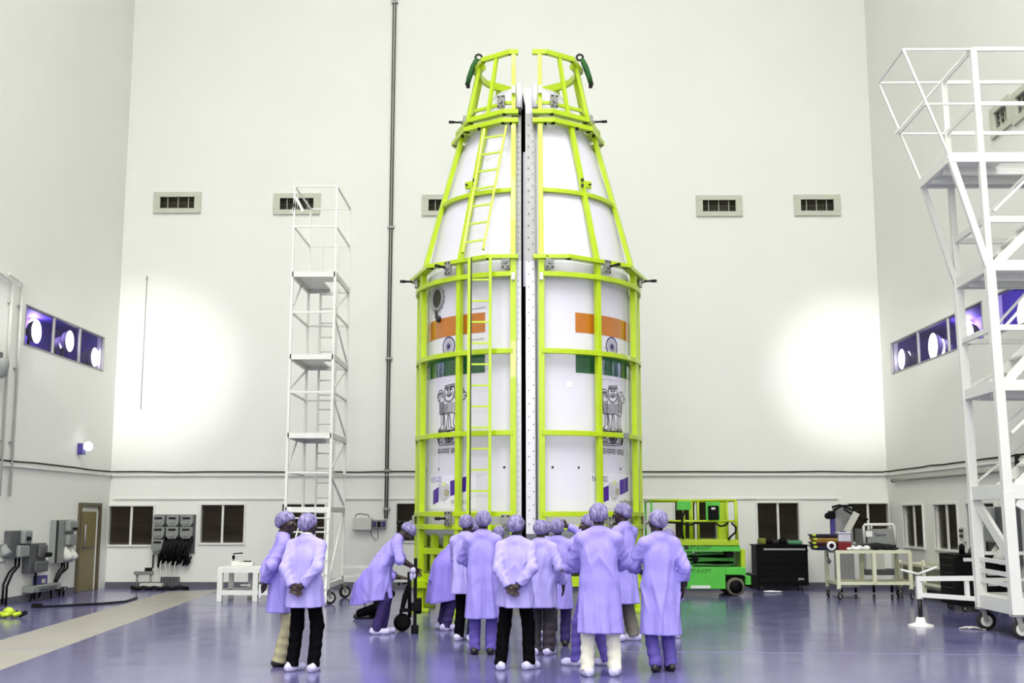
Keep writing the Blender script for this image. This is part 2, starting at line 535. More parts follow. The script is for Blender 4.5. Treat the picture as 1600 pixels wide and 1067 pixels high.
def blind_window(name, o, u, wdt, z0, z1, nrm, mull=True):
    """louvred window: o = lower corner on the wall plane, u along the wall, nrm into the room"""
    o = np.asarray(o, float); u = unit(u); n = unit(nrm); H = z1 - z0
    w = MB()
    t = .045
    for (a, b, c, d) in ((-t, wdt + t, -t, 0), (-t, wdt + t, H, H + t), (-t, 0, 0, H), (wdt, wdt + t, 0, H)):
        P = [o + u * a + V(0, 0, c), o + u * b + V(0, 0, d)]
        ctr = (P[0] + P[1]) / 2 + n * .012
        w.bar(ctr - u * abs(b - a) / 2, ctr + u * abs(b - a) / 2, .05, abs(d - c))
    ob = struct(w.build(name, M_TRIM, bevel=.004, org=o))
    m = MB(); ctr = o + u * wdt / 2 - n * .02
    m.bar(ctr, ctr + V(0, 0, H), .035, .05, up=u)
    if mull: m.build('mullion', M_TRIM, ob)
    bk = MB(); bk.bar(o + u * 0 + V(0, 0, H / 2) - n * .15, o + u * wdt + V(0, 0, H / 2) - n * .15, .01, H)
    bk.build('back_pane', M_BLINDD, ob)
    for sgn in (0, 1):
        s = MB(); N = 22; a0 = wdt * (.5 * sgn) + .01; a1 = wdt * (.5 + .5 * sgn) - .01
        for i in range(N):
            z = H * (i + .5) / N
            dd = .018
            p0 = o + u * a0 + V(0, 0, z + dd) - n * .06; p1 = o + u * a1 + V(0, 0, z + dd) - n * .06
            q0 = o + u * a0 + V(0, 0, z - dd) - n * .10; q1 = o + u * a1 + V(0, 0, z - dd) - n * .10
            s.add([p0, p1, q1, q0], [(0, 1, 2, 3)])
            s.add([p0 - n * .003, p1 - n * .003, q1 - n * .003, q0 - n * .003], [(3, 2, 1, 0)])
        tag(s.build('louvre_slats', M_BLIND, ob), kind='stuff')
    return ob


WN = 0
for x0, x1, z0, z1 in RB:
    WN += 1
    blind_window('window_%d' % WN, (x0, Y_B, z0), (1, 0, 0), x1 - x0, z0, z1, (0, -1, 0))
for y0, y1, z0, z1 in LOWR:
    WN += 1
    blind_window('window_%d' % WN, (XR_W, y1, z0), (0, -1, 0), y1 - y0, z0, z1, (-1, 0, 0))


def wall_vent(o, u, wdt, H, nrm, label):
    o = np.asarray(o, float); u = unit(u); n = unit(nrm)
    t = thing('wall_vent', o, label, 'vent', 'supply air vents high on the walls')
    f = MB(); b = .07
    for (a, c, d, e) in ((-b, wdt + b, -b, .05), (-b, wdt + b, H - .05, H + b), (-b, .09, .05, H - .05), (wdt - .09, wdt + b, .05, H - .05)):
        p = o + u * a + V(0, 0, (d + e) / 2) + n * .02; q = o + u * c + V(0, 0, (d + e) / 2) + n * .02
        f.bar(p, q, .06, e - d)
    f.build('frame', M_VENTF, t, bevel=.005)
    k = MB(); k.bar(o + V(0, 0, H / 2) - n * .15, o + u * wdt + V(0, 0, H / 2) - n * .15, .01, H)
    k.build('duct_back', M_VENTIN, t)
    for i in range(3):
        s = MB(); z = H * (i + 1) / 4
        s.bar(o + u * .03 + V(0, 0, z) - n * .08, o + u * (wdt - .03) + V(0, 0, z) - n * .08, .05, .012)
        s.build('louvre', M_VENTIN, t)
    for i in range(1, 4):
        s = MB(); p = o + u * wdt * i / 4 - n * .06
        s.bar(p, p + V(0, 0, H), .012, .06, up=n)
        s.build('divider', M_VENTF, t)
    return t


VLAB = ['supply vent high on the far wall, nearest the left corner', 'supply vent behind the top of the slender white tower',
        'supply vent on the far wall half hidden by the lime frame', 'supply vent on far wall, first to the right of the fairing',
        'supply vent on far wall, nearest the right corner']
for (x0, x1, z0, z1), lb in zip(VB, VLAB):
    wall_vent((x0, Y_B, z0), (1, 0, 0), x1 - x0, z1 - z0, (0, -1, 0), lb)
for (y0, y1, z0, z1), lb in zip(VENR, ('vent on right wall seen through the tower guard rails', 'rightmost vent on the right wall, cut by the picture edge')):
    wall_vent((XR_W, y1, z0), (0, -1, 0), y1 - y0, z1 - z0, (-1, 0, 0), lb)


# ---- lit observation windows; glowing discs behind the glass imitate lamp reflections
def disc_window(name, X, y0, y1, z0, z1, npane, sgn, lamps, disclabs):
    """sgn=+1 left wall (room towards +X)"""
    H = z1 - z0; dep = 0.9
    ob = MB()
    t = .03
    for (ya, yb, za, zb) in ((y0 - .0, y1, z0, z0 + t), (y0, y1, z1 - t, z1), (y0, y0 + t, z0, z1), (y1 - t, y1, z0, z1)):
        ob.lohi((X - sgn * .06, ya, za), (X + sgn * .012, yb, zb))
    o = struct(ob.build(name, M_FRAMEG, bevel=.004))
    for i in range(1, npane):
        y = y0 + (y1 - y0) * i / npane
        m = MB(); m.lohi((X - sgn * .05, y - .03, z0), (X + sgn * .005, y - .006, z1)); m.lohi((X - sgn * .05, y + .006, z0), (X + sgn * .005, y + .03, z1))
        m.build('mullion', M_FRAMEG, o)
    for i in range(npane):
        ya = y0 + (y1 - y0) * i / npane; yb = y0 + (y1 - y0) * (i + 1) / npane
        g = MB(); g.lohi((X - sgn * .035, ya + .03, z0 + .03), (X - sgn * .027, yb - .03, z1 - .03))
        g.build('pane', M_GLASS, o)
    bx = MB()   # booth behind the glass
    xb = X - sgn * dep; xf = X - sgn * .07
    P = [(xf, y0 - .1, z0 - .1), (xf, y1 + .1, z0 - .1), (xf, y1 + .1, z1 + .1), (xf, y0 - .1, z1 + .1),
         (xb, y0 - .1, z0 - .1), (xb, y1 + .1, z0 - .1), (xb, y1 + .1, z1 + .1), (xb, y0 - .1, z1 + .1)]
    bx.add(P, [(4, 5, 6, 7), (0, 1, 5, 4), (2, 3, 7, 6), (1, 2, 6, 5), (3, 0, 4, 7)])
    bx.build('booth_shell', M_ROOMP, o)
    area = bpy.data.lights.new('booth_fill', 'POINT'); area.energy = 26; area.color = (.62, .5, 1.0); area.shadow_soft_size = .1  # added fill light that brightens the violet booth
    bo = bpy.data.objects.new('booth_fill', area); link(bo); bo.location = (X - sgn * .75, (y0 + y1) / 2, z1 - .02)
    for (fx, fy, r, dp), lb in zip(lamps, disclabs):  # glowing discs stand in for lamp reflections; backing and bracket are invented
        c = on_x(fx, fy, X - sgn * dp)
        t = thing('lamp_reflection_disc', c, lb, 'lamp', 'round floodlights behind the high side windows')
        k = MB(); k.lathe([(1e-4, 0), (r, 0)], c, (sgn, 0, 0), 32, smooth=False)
        k.build('glow_disc', M_GLOW, t)
        k = MB(); k.lathe([(r, .002), (r * 1.02, -.01), (r * .8, -.12), (r * .3, -.2), (1e-4, -.2)], c, (sgn, 0, 0), 32)
        k.build('disc_backing', M_FRAMEG, t)
        k = MB(); k.bar(c - V(sgn * .15, 0, r * .6), V(c[0] - sgn * .15, c[1], z0 - .1), .05, .05)
        k.build('bracket', M_DARKM, t)


WN += 1
disc_window('window_%d' % WN, XL_W, swl[0], swl[1], swl[2], swl[3], 3, 1,
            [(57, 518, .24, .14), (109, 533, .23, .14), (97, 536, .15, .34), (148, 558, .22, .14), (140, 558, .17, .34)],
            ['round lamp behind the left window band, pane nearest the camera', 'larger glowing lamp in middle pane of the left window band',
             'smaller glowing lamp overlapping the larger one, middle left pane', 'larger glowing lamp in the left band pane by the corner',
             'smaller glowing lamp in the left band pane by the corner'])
WN += 1
disc_window('window_%d' % WN, XR_W, swr[0], swr[1], swr[2], swr[3], 3, -1,
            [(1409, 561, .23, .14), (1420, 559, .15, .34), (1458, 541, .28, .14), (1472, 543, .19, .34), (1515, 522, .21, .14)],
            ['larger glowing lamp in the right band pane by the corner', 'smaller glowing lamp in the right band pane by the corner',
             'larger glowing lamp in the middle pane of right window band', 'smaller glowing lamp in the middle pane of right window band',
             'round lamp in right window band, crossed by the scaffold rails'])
WN += 1
disc_window('window_%d' % WN, XR_W, SWR2[0], SWR2[1], SWR2[2], SWR2[3], 1, -1, [(1601, 491, .3, .14)],
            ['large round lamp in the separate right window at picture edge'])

# ---- skirting, rails and cable runs
k = MB(); k.lohi((XL_W, Y_B - .02, 0), (XR_W, Y_B, .13)); struct(k.build('baseboard_back', M_BASE))
k = MB(); k.lohi((XL_W, Y_F, 0), (XL_W + .02, DOORL[0] - .08, .13)); struct(k.build('baseboard_left', M_BASE))
k = MB(); k.lohi((XR_W - .02, Y_F, 0), (XR_W, Y_B, .13)); struct(k.build('baseboard_right', M_BASE))
ZR, ZS = 2.58, 2.03
for i, (p, q) in enumerate((((XL_W, Y_B - .03, ZR), (XR_W, Y_B - .03, ZR)), ((XL_W + .03, 5, ZR), (XL_W + .03, Y_B, ZR)), ((XR_W - .03, 5, ZR), (XR_W - .03, Y_B, ZR)))):
    k = MB(); k.bar(p, q, .05, .05); struct(k.build('trim_%d' % (i + 1), M_TRIM))
xs = [XL_W + .1, x_at(445, Y_B), x_at(530, Y_B), x_at(596, Y_B), x_at(606, Y_B), XR_W - 1.0]
for i, (a, b) in enumerate(((xs[0], xs[1]), (xs[2], xs[3]), (xs[4], x_at(1310, Y_B)))):
    k = MB(); k.lohi((a, Y_B - .035, ZS - .015), (b, Y_B, ZS + .015)); struct(k.build('trim_%d' % (i + 4), M_TRIM))
random.seed(4)


def cable_run(pts, r, name, material, label, cat='cable', group=None, sag=.02, n=6, clip=None):
    P = []
    for i in range(len(pts) - 1):
        a = np.asarray(pts[i], float); b = np.asarray(pts[i + 1], float); L = np.linalg.norm(b - a); m = max(2, int(L / .7))
        for j in range(m):
            t = j / m; P.append(a + (b - a) * t + V(0, 0, (random.random() - .5) * sag))
    P.append(np.asarray(pts[-1], float))
    k = MB(); k.path(P, r, n)
    return tag(k.build(name, material), label, cat, group)


cable_run([(XL_W + .05, 12, ZR + .1), (XL_W + .05, Y_B - .1, ZR + .07), (XL_W + .12, Y_B - .04, ZR + .07), (XR_W - .1, Y_B - .04, ZR + .07), (XR_W - .04, Y_B - .2, ZR + .07), (XR_W - .04, 12, ZR + .1)],
          .018, 'wall_cable', M_CABLE, 'black cable clipped around the walls above the white rail')
k = MB(); k.path([(XR_W - .06, y, ZR - .18 + .003 * (y - 15)) for y in np.linspace(12, y_on(1402, XR_W), 12)], .035, 8)
k.ball((XR_W - .06, y_on(1402, XR_W), ZR - .14), .06)
tag(k.build('wall_pipe', M_GREYM), 'grey pipe along the right wall below the cable', 'pipe')

# tall double conduit on the far wall with the two boxes at its foot
M_COND = mat('dull_grey_conduit', rgb(88, 86, 76), .5, .3, var=.2, scale=2)
cx0, cx1 = x_at(603.5, Y_B), x_at(603.5, Y_B)
t = thing('wall_conduit', (cx0, Y_B, 1.7), 'tall pair of dark conduits running up the far wall', 'conduit')
for dx, r, m in ((-.03, .014, M_COND), (.0, .011, M_BOXW), (.03, .015, M_COND)):
    k = MB(); k.tube((cx0 + dx, Y_B - .05, z_at(810, Y_B)), (cx0 + dx + .02, Y_B - .05, Z_C), r, 8); k.build('pipe', m, t)
for py in (4, 355, 560, 735, 795):
    k = MB(); z = z_at(py, Y_B); k.box((cx0 + .01, Y_B - .045, z), (.16, .09, .05)); k.build('clamp', M_GREYM, t)
k = MB(); p = on_y(230, 435, Y_B); q = on_y(222, 640, Y_B)
k.tube((p[0], Y_B - .015, q[2]), (p[0], Y_B - .015, p[2]), .008, 6); k.box((p[0], Y_B - .015, p[2]), (.03, .03, .09))
tag(k.build('hanging_wire', M_GREYM), 'thin wire hanging down the far wall in the left light pool', 'wire')
x0, x1 = x_at(553, Y_B), x_at(582, Y_B); z0, z1 = z_at(828, Y_B), z_at(809, Y_B)
t = thing('junction_box', (x0, Y_B, z0), 'pale junction box left of the conduit foot', 'electrical box')
k = MB(); k.lohi((x0, Y_B - .18, z0), (x1, Y_B, z1)); k.build('body', M_BOXW, t, bevel=.01)
k = MB(); k.path([(x0 + .05, Y_B - .1, z1), (x0 + .05, Y_B - .1, z1 + .06), (x0 + .15, Y_B - .1, z1 + .1), (x1 - .08, Y_B - .1, z1 + .06), (x1 - .05, Y_B - .1, z1)], .01, 6); k.build('top_cable', M_CABLE, t)
x2, x3 = x_at(583, Y_B), x_at(604, Y_B); z2, z3 = z_at(826, Y_B), z_at(812, Y_B)
t = thing('socket_strip', (x2, Y_B, z2), 'grey strip of sockets at the conduit foot', 'sockets')
k = MB(); k.lohi((x2, Y_B - .12, z2), (x3, Y_B, z3)); k.build('body', M_BOXG, t, bevel=.008)
for i in range(3):
    k = MB(); xx = x2 + (x3 - x2) * (i + .5) / 3; k.box((xx, Y_B - .125, (z2 + z3) / 2), (.08, .02, .13)); k.build('socket', M_NAVY if i != 1 else M_BLACK, t, bevel=.004)
k = MB(); k.path([(x1 - .03, Y_B - .1, z0 + .0), (x1, Y_B - .1, z0 - .12), (x1 + .1, Y_B - .1, z0 - .24), (x2 + .14, Y_B - .08, z2 - .2), (x2 + .12, Y_B - .06, z2)], .008, 6)
k.build('dangling_cable', M_CABLE, t)

# ---- far wall: grey distribution panel with bundles of black cable
x0, x1 = x_at(241, Y_B), x_at(306, Y_B); zt, zb = z_at(804, Y_B), z_at(866, Y_B)
t = thing('distribution_panel', ((x0 + x1) / 2, Y_B, zb), 'grey distribution panel with hanging black cables on far wall', 'electrical panel')
k = MB(); k.lohi((x0 + .02, Y_B - .05, zb + .02), (x1 + .01, Y_B, zt)); k.build('backboard', M_BOXD, t)
W = (x1 - x0) / 3.0
for i in range(3):
    xc = x0 + W * (i + .5)
    for j, (za, zc) in enumerate(((zt - .27, zt - .02), (zt - .55, zt - .28)) + (((zt - .88, zt - .57),) if i == 0 else ())):
        k = MB(); r = W * .44
        poly = [(-r, 0), (-r, (zc - za) * .35)] if False else []
        pts = [(-r, zc - za), (-r, (zc - za) * .3), (-r * .6, 0), (r * .6, 0), (r, (zc - za) * .3), (r, zc - za)]
        k.prism(pts, (1, 0, 0), (0, 0, 1), (xc, Y_B - .05, za), .14)
        bo = k.build('breaker_box', M_BOXG, t, bevel=.012)
        k = MB(); k.box((xc, Y_B - .195, zc - .06), (r * 1.2, .02, .045)); k.build('label_slot', M_DARKM, bo)
        k = MB(); k.box((xc, Y_B - .2, za + .08), (r * .9, .03, .05)); k.build('latch', M_GREYM, bo)
for i in range(26):
    xx = x0 + W * 1.0 + (x1 - x0 - W) * (i / 26.0); zz = zt - .5 - .08 * random.random()
    end = z_at(876 + random.random() * 8 if i < 13 else 862 + random.random() * 22, Y_B)
    xe = xx + (-.16 if i < 14 else -.22) * random.random()
    k = MB(); k.path([(xx, Y_B - .12, zz), (xx, Y_B - .2, zz - .1), ((xx + xe) / 2, Y_B - .2 - .08 * random.random(), (zz + end) / 2), (xe, Y_B - .16, end), (xe + .05, Y_B - .1, end + .1)], .028, 6)
    k.build('cable', M_CABLE, t)
for i in range(2):
    xx = x0 + .06 + .12 * i
    k = MB(); k.path([(xx, Y_B - .12, zb), (xx, Y_B - .12, zb - .3), (xx - .04 + .1 * i, Y_B - .1, .45 if i == 0 else .62)], .018, 6); k.build('cable', M_CABLE, t)
# pale hose bundle under it with grey floor sleeves
t = thing('hose_bundle', (x_at(270, Y_B - .2), Y_B - .2, 0), 'bundle of pale hoses dropping from panel to floor sleeves', 'hoses')
for i in range(4):
    xx = x_at(256 + i * 7.6, Y_B - .2)
    k = MB(); k.path([(xx, Y_B - .1, z_at(868 + 4 * math.sin(i), Y_B)), (xx - .02, Y_B - .25, .55), (xx + .05 * math.sin(i * 2), Y_B - .25, .3), (xx, Y_B - .22, .14)], .010, 7)
    k.build('hose', M_HOSEW, t)
for i in range(6):
    xx = x_at(259 + i * 4.6, Y_B - .25)
    k = MB(); k.cyl((xx, Y_B - .25, .0), (0, 0, 1), .045, .26, 10); k.build('sleeve', M_BOXD, t)
k = MB(); k.lohi((x_at(226, Y_B - .45), Y_B - .6, .02), (x_at(260, Y_B - .45), Y_B - .4, .13)); k.build('pale_block', M_BOXW, t, bevel=.01)
k = MB(); k.path([(x_at(300, 26.2) - .2 * i % 2, 26.2 - .05 * (i % 3), .03 + .03 * (i % 2)) if i < 2 else (x_at(290 - i * 9, 26.1 - .04 * (i % 3)), 26.2 - .06 * (i % 3), .03 + .025 * (i % 2)) for i in range(0, 10)], .045, 8)
tag(k.build('black_hose_pile', M_CABLE), 'black hoses lying on the floor under the far-wall panel', 'hose')
P = [on_z(x, y, .03) for x, y in ((214, 933), (195, 939), (160, 942), (120, 944), (85, 946), (62, 947))]
k = MB(); k.path([V(p[0], p[1], .02) for p in P], .019, 8); k.box(V(P[-1][0] - .05, P[-1][1], .04), (.16, .1, .07))
tag(k.build('floor_hose', M_CABLE), 'long black hose trailing along the floor below left wall', 'hose')
# small pipe stand left of it
t = thing('socket_stand', (x_at(228, 26.6), 26.6, 0), 'low grey socket stand on floor before far wall', 'stand')
for xx in (x_at(219, 26.6), x_at(240, 26.6)):
    k = MB(); k.tube((xx, 26.6, 0), (xx, 26.6, .33), .025); k.build('leg', M_GREYM, t)
k = MB(); k.box((x_at(229, 26.6), 26.6, .35), (.42, .14, .08)); k.build('top', M_GREYM, t, bevel=.01)
for i in range(3):
    k = MB(); k.cyl((x_at(232 + i * 4, 26.6), 26.6, .39), (0, 0, 1), .03, .08, 10); k.build('plug', M_DARKM, t)

# ---- left wall: door, boxes, conduits, lamp
y0, y1, _, zt = DOORL
t = MB(); w = .09
t.lohi((XL_W, y0 - w, 0), (XL_W + .06, y0, zt + w)); t.lohi((XL_W, y1, 0), (XL_W + .06, y1 + w, zt + w)); t.lohi((XL_W, y0, zt), (XL_W + .06, y1, zt + w))
dr = struct(t.build('door_1', mat('brown_door_frame', rgb(92, 80, 58), .5, var=.15), bevel=.006))
k = MB(); k.lohi((XL_W, y0 + .005, .02), (XL_W + .045, y1 - .2, zt - .1)); k.build('door_leaf', M_DOOR, dr)
k = MB(); k.lohi((XL_W, y1 - .18, .02), (XL_W + .05, y1 - .12, zt - .1)); k.build('door_edge', M_TRIM, dr)
k = MB(); k.lohi((XL_W + .045, y0 + .12, .93), (XL_W + .06, y1 - .3, .97)); k.build('kick_rail', M_BROWN, dr)
k = MB(); k.tube((XL_W + .09, y0 + .16, .95), (XL_W + .09, y0 + .16, 1.45), .018); k.build('pull_handle', M_ALU, dr)


def side_panel(name, px, yt, yb, X, sgn, dep, label, body, comps, cables, facemat):
    """wall box on a side wall seen between pixel columns px; comps = (f0,f1,g0,g1,depth,material,name)"""
    dep *= .75; comps = [c[:4] + (c[4] * .7,) + c[5:] for c in comps]
    Y0, Y1 = sorted((y_on(px[0], X + sgn * dep * .5), y_on(px[1], X + sgn * dep * .5)))
    zt_ = on_x(px[0], yt, X)[2]; zb_ = on_x(px[0], yb, X)[2]
    t = thing(name, (X, (Y0 + Y1) / 2, zb_), label, 'electrical box')
    k = MB(); k.lohi((X, Y0, zb_), (X + sgn * dep, Y1, zt_)); k.build('body', body, t, bevel=.012)
    for (f0, f1, g0, g1, d, m, nm) in comps:
        k = MB(); k.lohi((X + sgn * dep * .98, Y0 + (Y1 - Y0) * f0, zb_ + (zt_ - zb_) * g0), (X + sgn * (dep + d), Y0 + (Y1 - Y0) * f1, zb_ + (zt_ - zb_) * g1))
        if nm in ('socket', 'plug', 'dial', 'cap') and dep > .1:      # round fittings, sockets tipped downwards
            lo_, hi_ = np.min(k.v, 0), np.max(k.v, 0); cc = (lo_ + hi_) / 2; rr = min(hi_[1] - lo_[1], hi_[2] - lo_[2]) / 2
            k = MB(); axd = V(sgn, 0, 0) if nm == 'dial' else unit(V(sgn * .55, 0, -.85)); hh = max(hi_[2] - lo_[2], d) if nm != 'dial' else d
            k.lathe([(1e-4, 0), (rr * .8, 0), (rr, .03), (rr, hh * .55), (rr * 1.12, hh * .6), (rr * 1.12, hh * .9), (rr * .6, hh), (1e-4, hh)], V(X + sgn * dep, cc[1], cc[2]) - axd * hh * (.45 if nm != 'dial' else 0), axd, 16)
            k.build(nm, m, t); continue
        k.build(nm, m, t, bevel=.03)
    for c in cables:
        k = MB(); k.path([(X + sgn * (dep * .6 + q[2]), Y0 + (Y1 - Y0) * q[0], zb_ + (zt_ - zb_) * q[1]) for q in c], .022, 6)
        k.build('cable', M_CABLE, t)
    return t


side_panel('switch_cabinet', (84, 113), 812, 880, XL_W, 1, .16, 'large grey switch cabinet with sockets beside the door', M_BOXG,
           [(.45, .95, .72, .98, .16, M_BOXG, 'isolator'), (.5, .95, .40, .66, .14, M_BOXG, 'socket_box'), (.5, .7, .04, .4, .12, M_BOXW, 'socket'), (.75, .95, .04, .4, .12, M_BOXW, 'socket'),
            (.6, .88, .76, .82, .2, M_BLACK, 'handle'), (.03, .12, .02, .98, .02, M_DARKM, 'hinge_strip')],
           [[(.55, .02, 0), (.5, -.1, .02), (.2, -.25, .04), (.1, -.5, .02)], [(.65, .02, 0), (.6, -.12, .04), (.3, -.28, .05), (.15, -.6, .02)], [(.8, .02, .02), (.7, -.14, .06), (.4, -.24, .05), (.15, -.55, .0)]], M_BOXG)
side_panel('switch_box', (14, 41), 829, 872, XL_W, 1, .18, 'mid grey switch box left of the dark one, left wall', M_BOXD,
           [(.5, .98, .5, 1, .14, M_BOXG, 'isolator'), (.3, .9, .02, .46, .12, M_BOXG, 'socket_box'), (.6, .8, .62, .78, .2, M_BLACK, 'handle')],
           [[(.5, .0, 0), (.45, -.3, .02), (.1, -.5, .02), (-.1, -.9, .0), (-.1, -1.6, .0)], [(.7, .0, 0), (.65, -.3, .02), (.3, -.55, .02), (.1, -1.0, .0), (.1, -1.7, .0)]], M_BOXD)
side_panel('isolator_box', (45, 70), 849, 895, XL_W, 1, .2, 'dark grey isolator box above the purple one, left wall', M_BOXD,
           [(.2, .95, .02, .4, .12, M_BOXD, 'socket_box'), (.4, .9, .5, .95, .1, M_BOXD, 'isolator'), (.7, .98, .52, .68, .2, M_BLACK, 'handle')],
           [[(.6, .0, 0), (.5, -.5, .03), (.2, -1.0, .04), (-.4, -1.3, .02), (-1.4, -1.4, .02)]], M_BOXD)
side_panel('wall_socket', (-14, 8), 850, 880, XL_W, 1, .2, 'grey plug housing at the left picture edge', M_BOXG, [(.5, 1, .3, .9, .2, M_BOXG, 'plug'), (.3, .8, 0, .3, .12, M_BOXG, 'cap')], [], M_BOXG)
side_panel('purple_box', (61, 77), 899, 916, XL_W, 1, .12, 'small purple socket box low on the left wall', M_BLUEB, [(.4, .7, .3, .7, .03, M_BOXW, 'socket')],
           [[(.5, 0, 0), (.45, -.5, .02), (.4, -1.0, .0)]], M_BLUEB)
side_panel('cable_tray', (50, 93), 914, 924, XL_W, 1, .3, 'grey cable tray low on wall under the switch cabinet', M_BOXG, [(.2, .8, .2, .8, .06, M_BOXD, 'clamp')],
           [[(.9, 0, -.05), (.9, -1, -.05), (.85, -2, 0)], [(.3, 0, -.05), (.3, -1.2, -.05)]], M_BOXG)
side_panel('socket_bracket', (97, 107), 916, 922, XL_W, 1, .2, 'small dark bracket on the left wall near the door', M_DARKM, [(.2, .8, .1, .9, .05, M_BOXD, 'cap')],
           [[(.2, 0, 0), (.2, -1.6, 0)], [(.8, 0, 0), (.8, -1.6, 0)]], M_DARKM)
# conduit loop high at the picture edge
t = thing('conduit_loop', on_x(12, 700, XL_W) + V(.04, 0, 0), 'pale conduits dropping down the left wall at picture edge', 'conduit')
for dx, top in ((8, 438), (24, 441)):
    Yc_ = y_on(dx, XL_W + .04, 600)
    k = MB(); k.path([(XL_W + .06, Yc_ - .6, on_x(dx, top, XL_W)[2] + .08), (XL_W + .06, Yc_, on_x(dx, top, XL_W)[2]), (XL_W + .06, Yc_ + .02, 2.0)], .03, 8); k.build('pipe', M_BOXW, t)
    for z in (3.0, 4.4, 5.6):
        k = MB(); k.box((XL_W + .03, Yc_, z), (.07, .1, .03)); k.build('clip', M_GREYM, t)
Yl = y_on(133, XL_W + .15, 700); zl = on_x(133, 703, XL_W)[2]
t = thing('bulkhead_lamp', (XL_W, Yl, zl), 'small lit lamp on the left wall above the cable', 'lamp')
k = MB(); k.lohi((XL_W, Yl - .05, zl - .12), (XL_W + .12, Yl + .12, zl + .12)); k.build('housing', M_BLUEB, t, bevel=.01)
k = MB(); k.ball((XL_W + .2, Yl + .04, zl + .06), .10); k.build('globe', M_GLOW, t)
k = MB(); k.cyl((XL_W + .1, Yl + .04, zl + .06), (1, 0, 0), .06, .05, 14); k.build('collar', M_DARKM, t)
Ys = y_on(1, XL_W + .1, 575); zs = on_x(1, 578, XL_W)[2]
t = thing('wall_siren', (XL_W, Ys, zs), 'small grey siren at the left edge below the window band', 'siren')
k = MB(); k.box((XL_W + .05, Ys, zs + .22), (.1, .12, .16)); k.build('mount', M_BOXD, t)
k = MB(); k.lathe([(.04, -.05), (.1, .0), (.13, .2), (.11, .3), (1e-4, .32)], (XL_W + .12, Ys, zs - .12), (0, 0, 1), 16); k.build('horn', M_BOXG, t)
# yellow-green cable heap on the floor at the left edge
p = on_z(8, 965)
t = thing('cable_heap', V(p[0], p[1], 0), 'yellow green strap heap on floor at left edge', 'strap')
k = MB(); k.path([V(p[0] - .3 + .05 * i, p[1] + .12 * math.sin(i * 1.7), .035 + .02 * (i % 3)) for i in range(12)], .035, 7); k.build('strap', M_YEL, t)
k = MB(); k.path([V(p[0] - .1 + .04 * i, p[1] + .1 + .1 * math.cos(i * 1.3), .04 + .03 * (i % 2)) for i in range(10)], .04, 7); k.build('black_strap', M_CABLE, t)
k = MB(); k.ball((p[0] + .05, p[1], .09), (.09, .07, .08)); k.build('buckle', M_YEL, t)
# ------------------------------------------------------------------ payload fairing halves and their lime frames
YC = 21.0
CX = {-1: 0.04, 1: 0.10}          # axis of the left / right half
RS = 1.84                         # shell radius of the cylindrical part
FR = YC - RS


def cyl_pt(s, th, z, r):
    return V(CX[s] + r * math.sin(th), YC - r * math.cos(th), z)


def hit(s, px, py, r=RS):
    """angle and height where the sight line through a pixel meets the shell"""
    d = ray(px, py); o = C_O - V(CX[s], YC, 0)
    A = d[0] ** 2 + d[1] ** 2; B = 2 * (o[0] * d[0] + o[1] * d[1]); Cc = o[0] ** 2 + o[1] ** 2 - r * r
    D = B * B - 4 * A * Cc
    t = (-B - math.sqrt(max(D, 0))) / (2 * A)
    p = o + d * t
    return math.atan2(p[0], -p[1]), p[2]


Z_BOT = z_at(834, FR); Z_CYL = z_at(408, FR); Z_NECK = z_at(196, YC - 1.18); Z_TOP = z_at(136, YC - .62)
PROF = [(1.38, z_at(866, YC - 1.4)), (RS, Z_BOT), (RS, Z_CYL - .25), (RS * .997, Z_CYL)]
for i in range(1, 9):
    f = i / 8.0
    PROF.append((RS + (1.16 - RS) * f + .05 * math.sin(math.pi * f), Z_CYL + (Z_NECK - Z_CYL) * f))
for f, r in ((.3, 1.02), (.6, .86), (.85, .72), (1.0, .6)):
    PROF.append((r, Z_NECK + (Z_TOP - Z_NECK) * f))
GAPL = -0.055; GAPR = 0.022         # world X of the two facing edges


def r_at(z):
    for (r0, z0), (r1, z1) in zip(PROF, PROF[1:]):
        if z0 <= z <= z1: return r0 + (r1 - r0) * (z - z0) / (z1 - z0)
    return PROF[-1][0] if z > PROF[-1][1] else PROF[0][0]


def edge_ang(s, r, off=0.0):
    x = (GAPL if s < 0 else GAPR) + s * off - CX[s]
    return math.asin(max(-1, min(1, x / r)))


def shell_surface(prof, s, thick, inward=False, n=40, dr=0.0):
    vs = []; fs = []
    for r, z in prof:
        rr = r + dr
        t0 = edge_ang(s, rr); t1 = s * math.pi - (0.0 if s > 0 else 0.0)
        for k in range(n + 1):
            vs.append(cyl_pt(s, t0 + (t1 - t0) * k / n, z, rr))
    m = n + 1
    for i in range(len(prof) - 1):
        for k in range(n):
            q = (i * m + k, i * m + k + 1, (i + 1) * m + k + 1, (i + 1) * m + k)
            fs.append(q if (s > 0) != inward else tuple(reversed(q)))
    return vs, fs


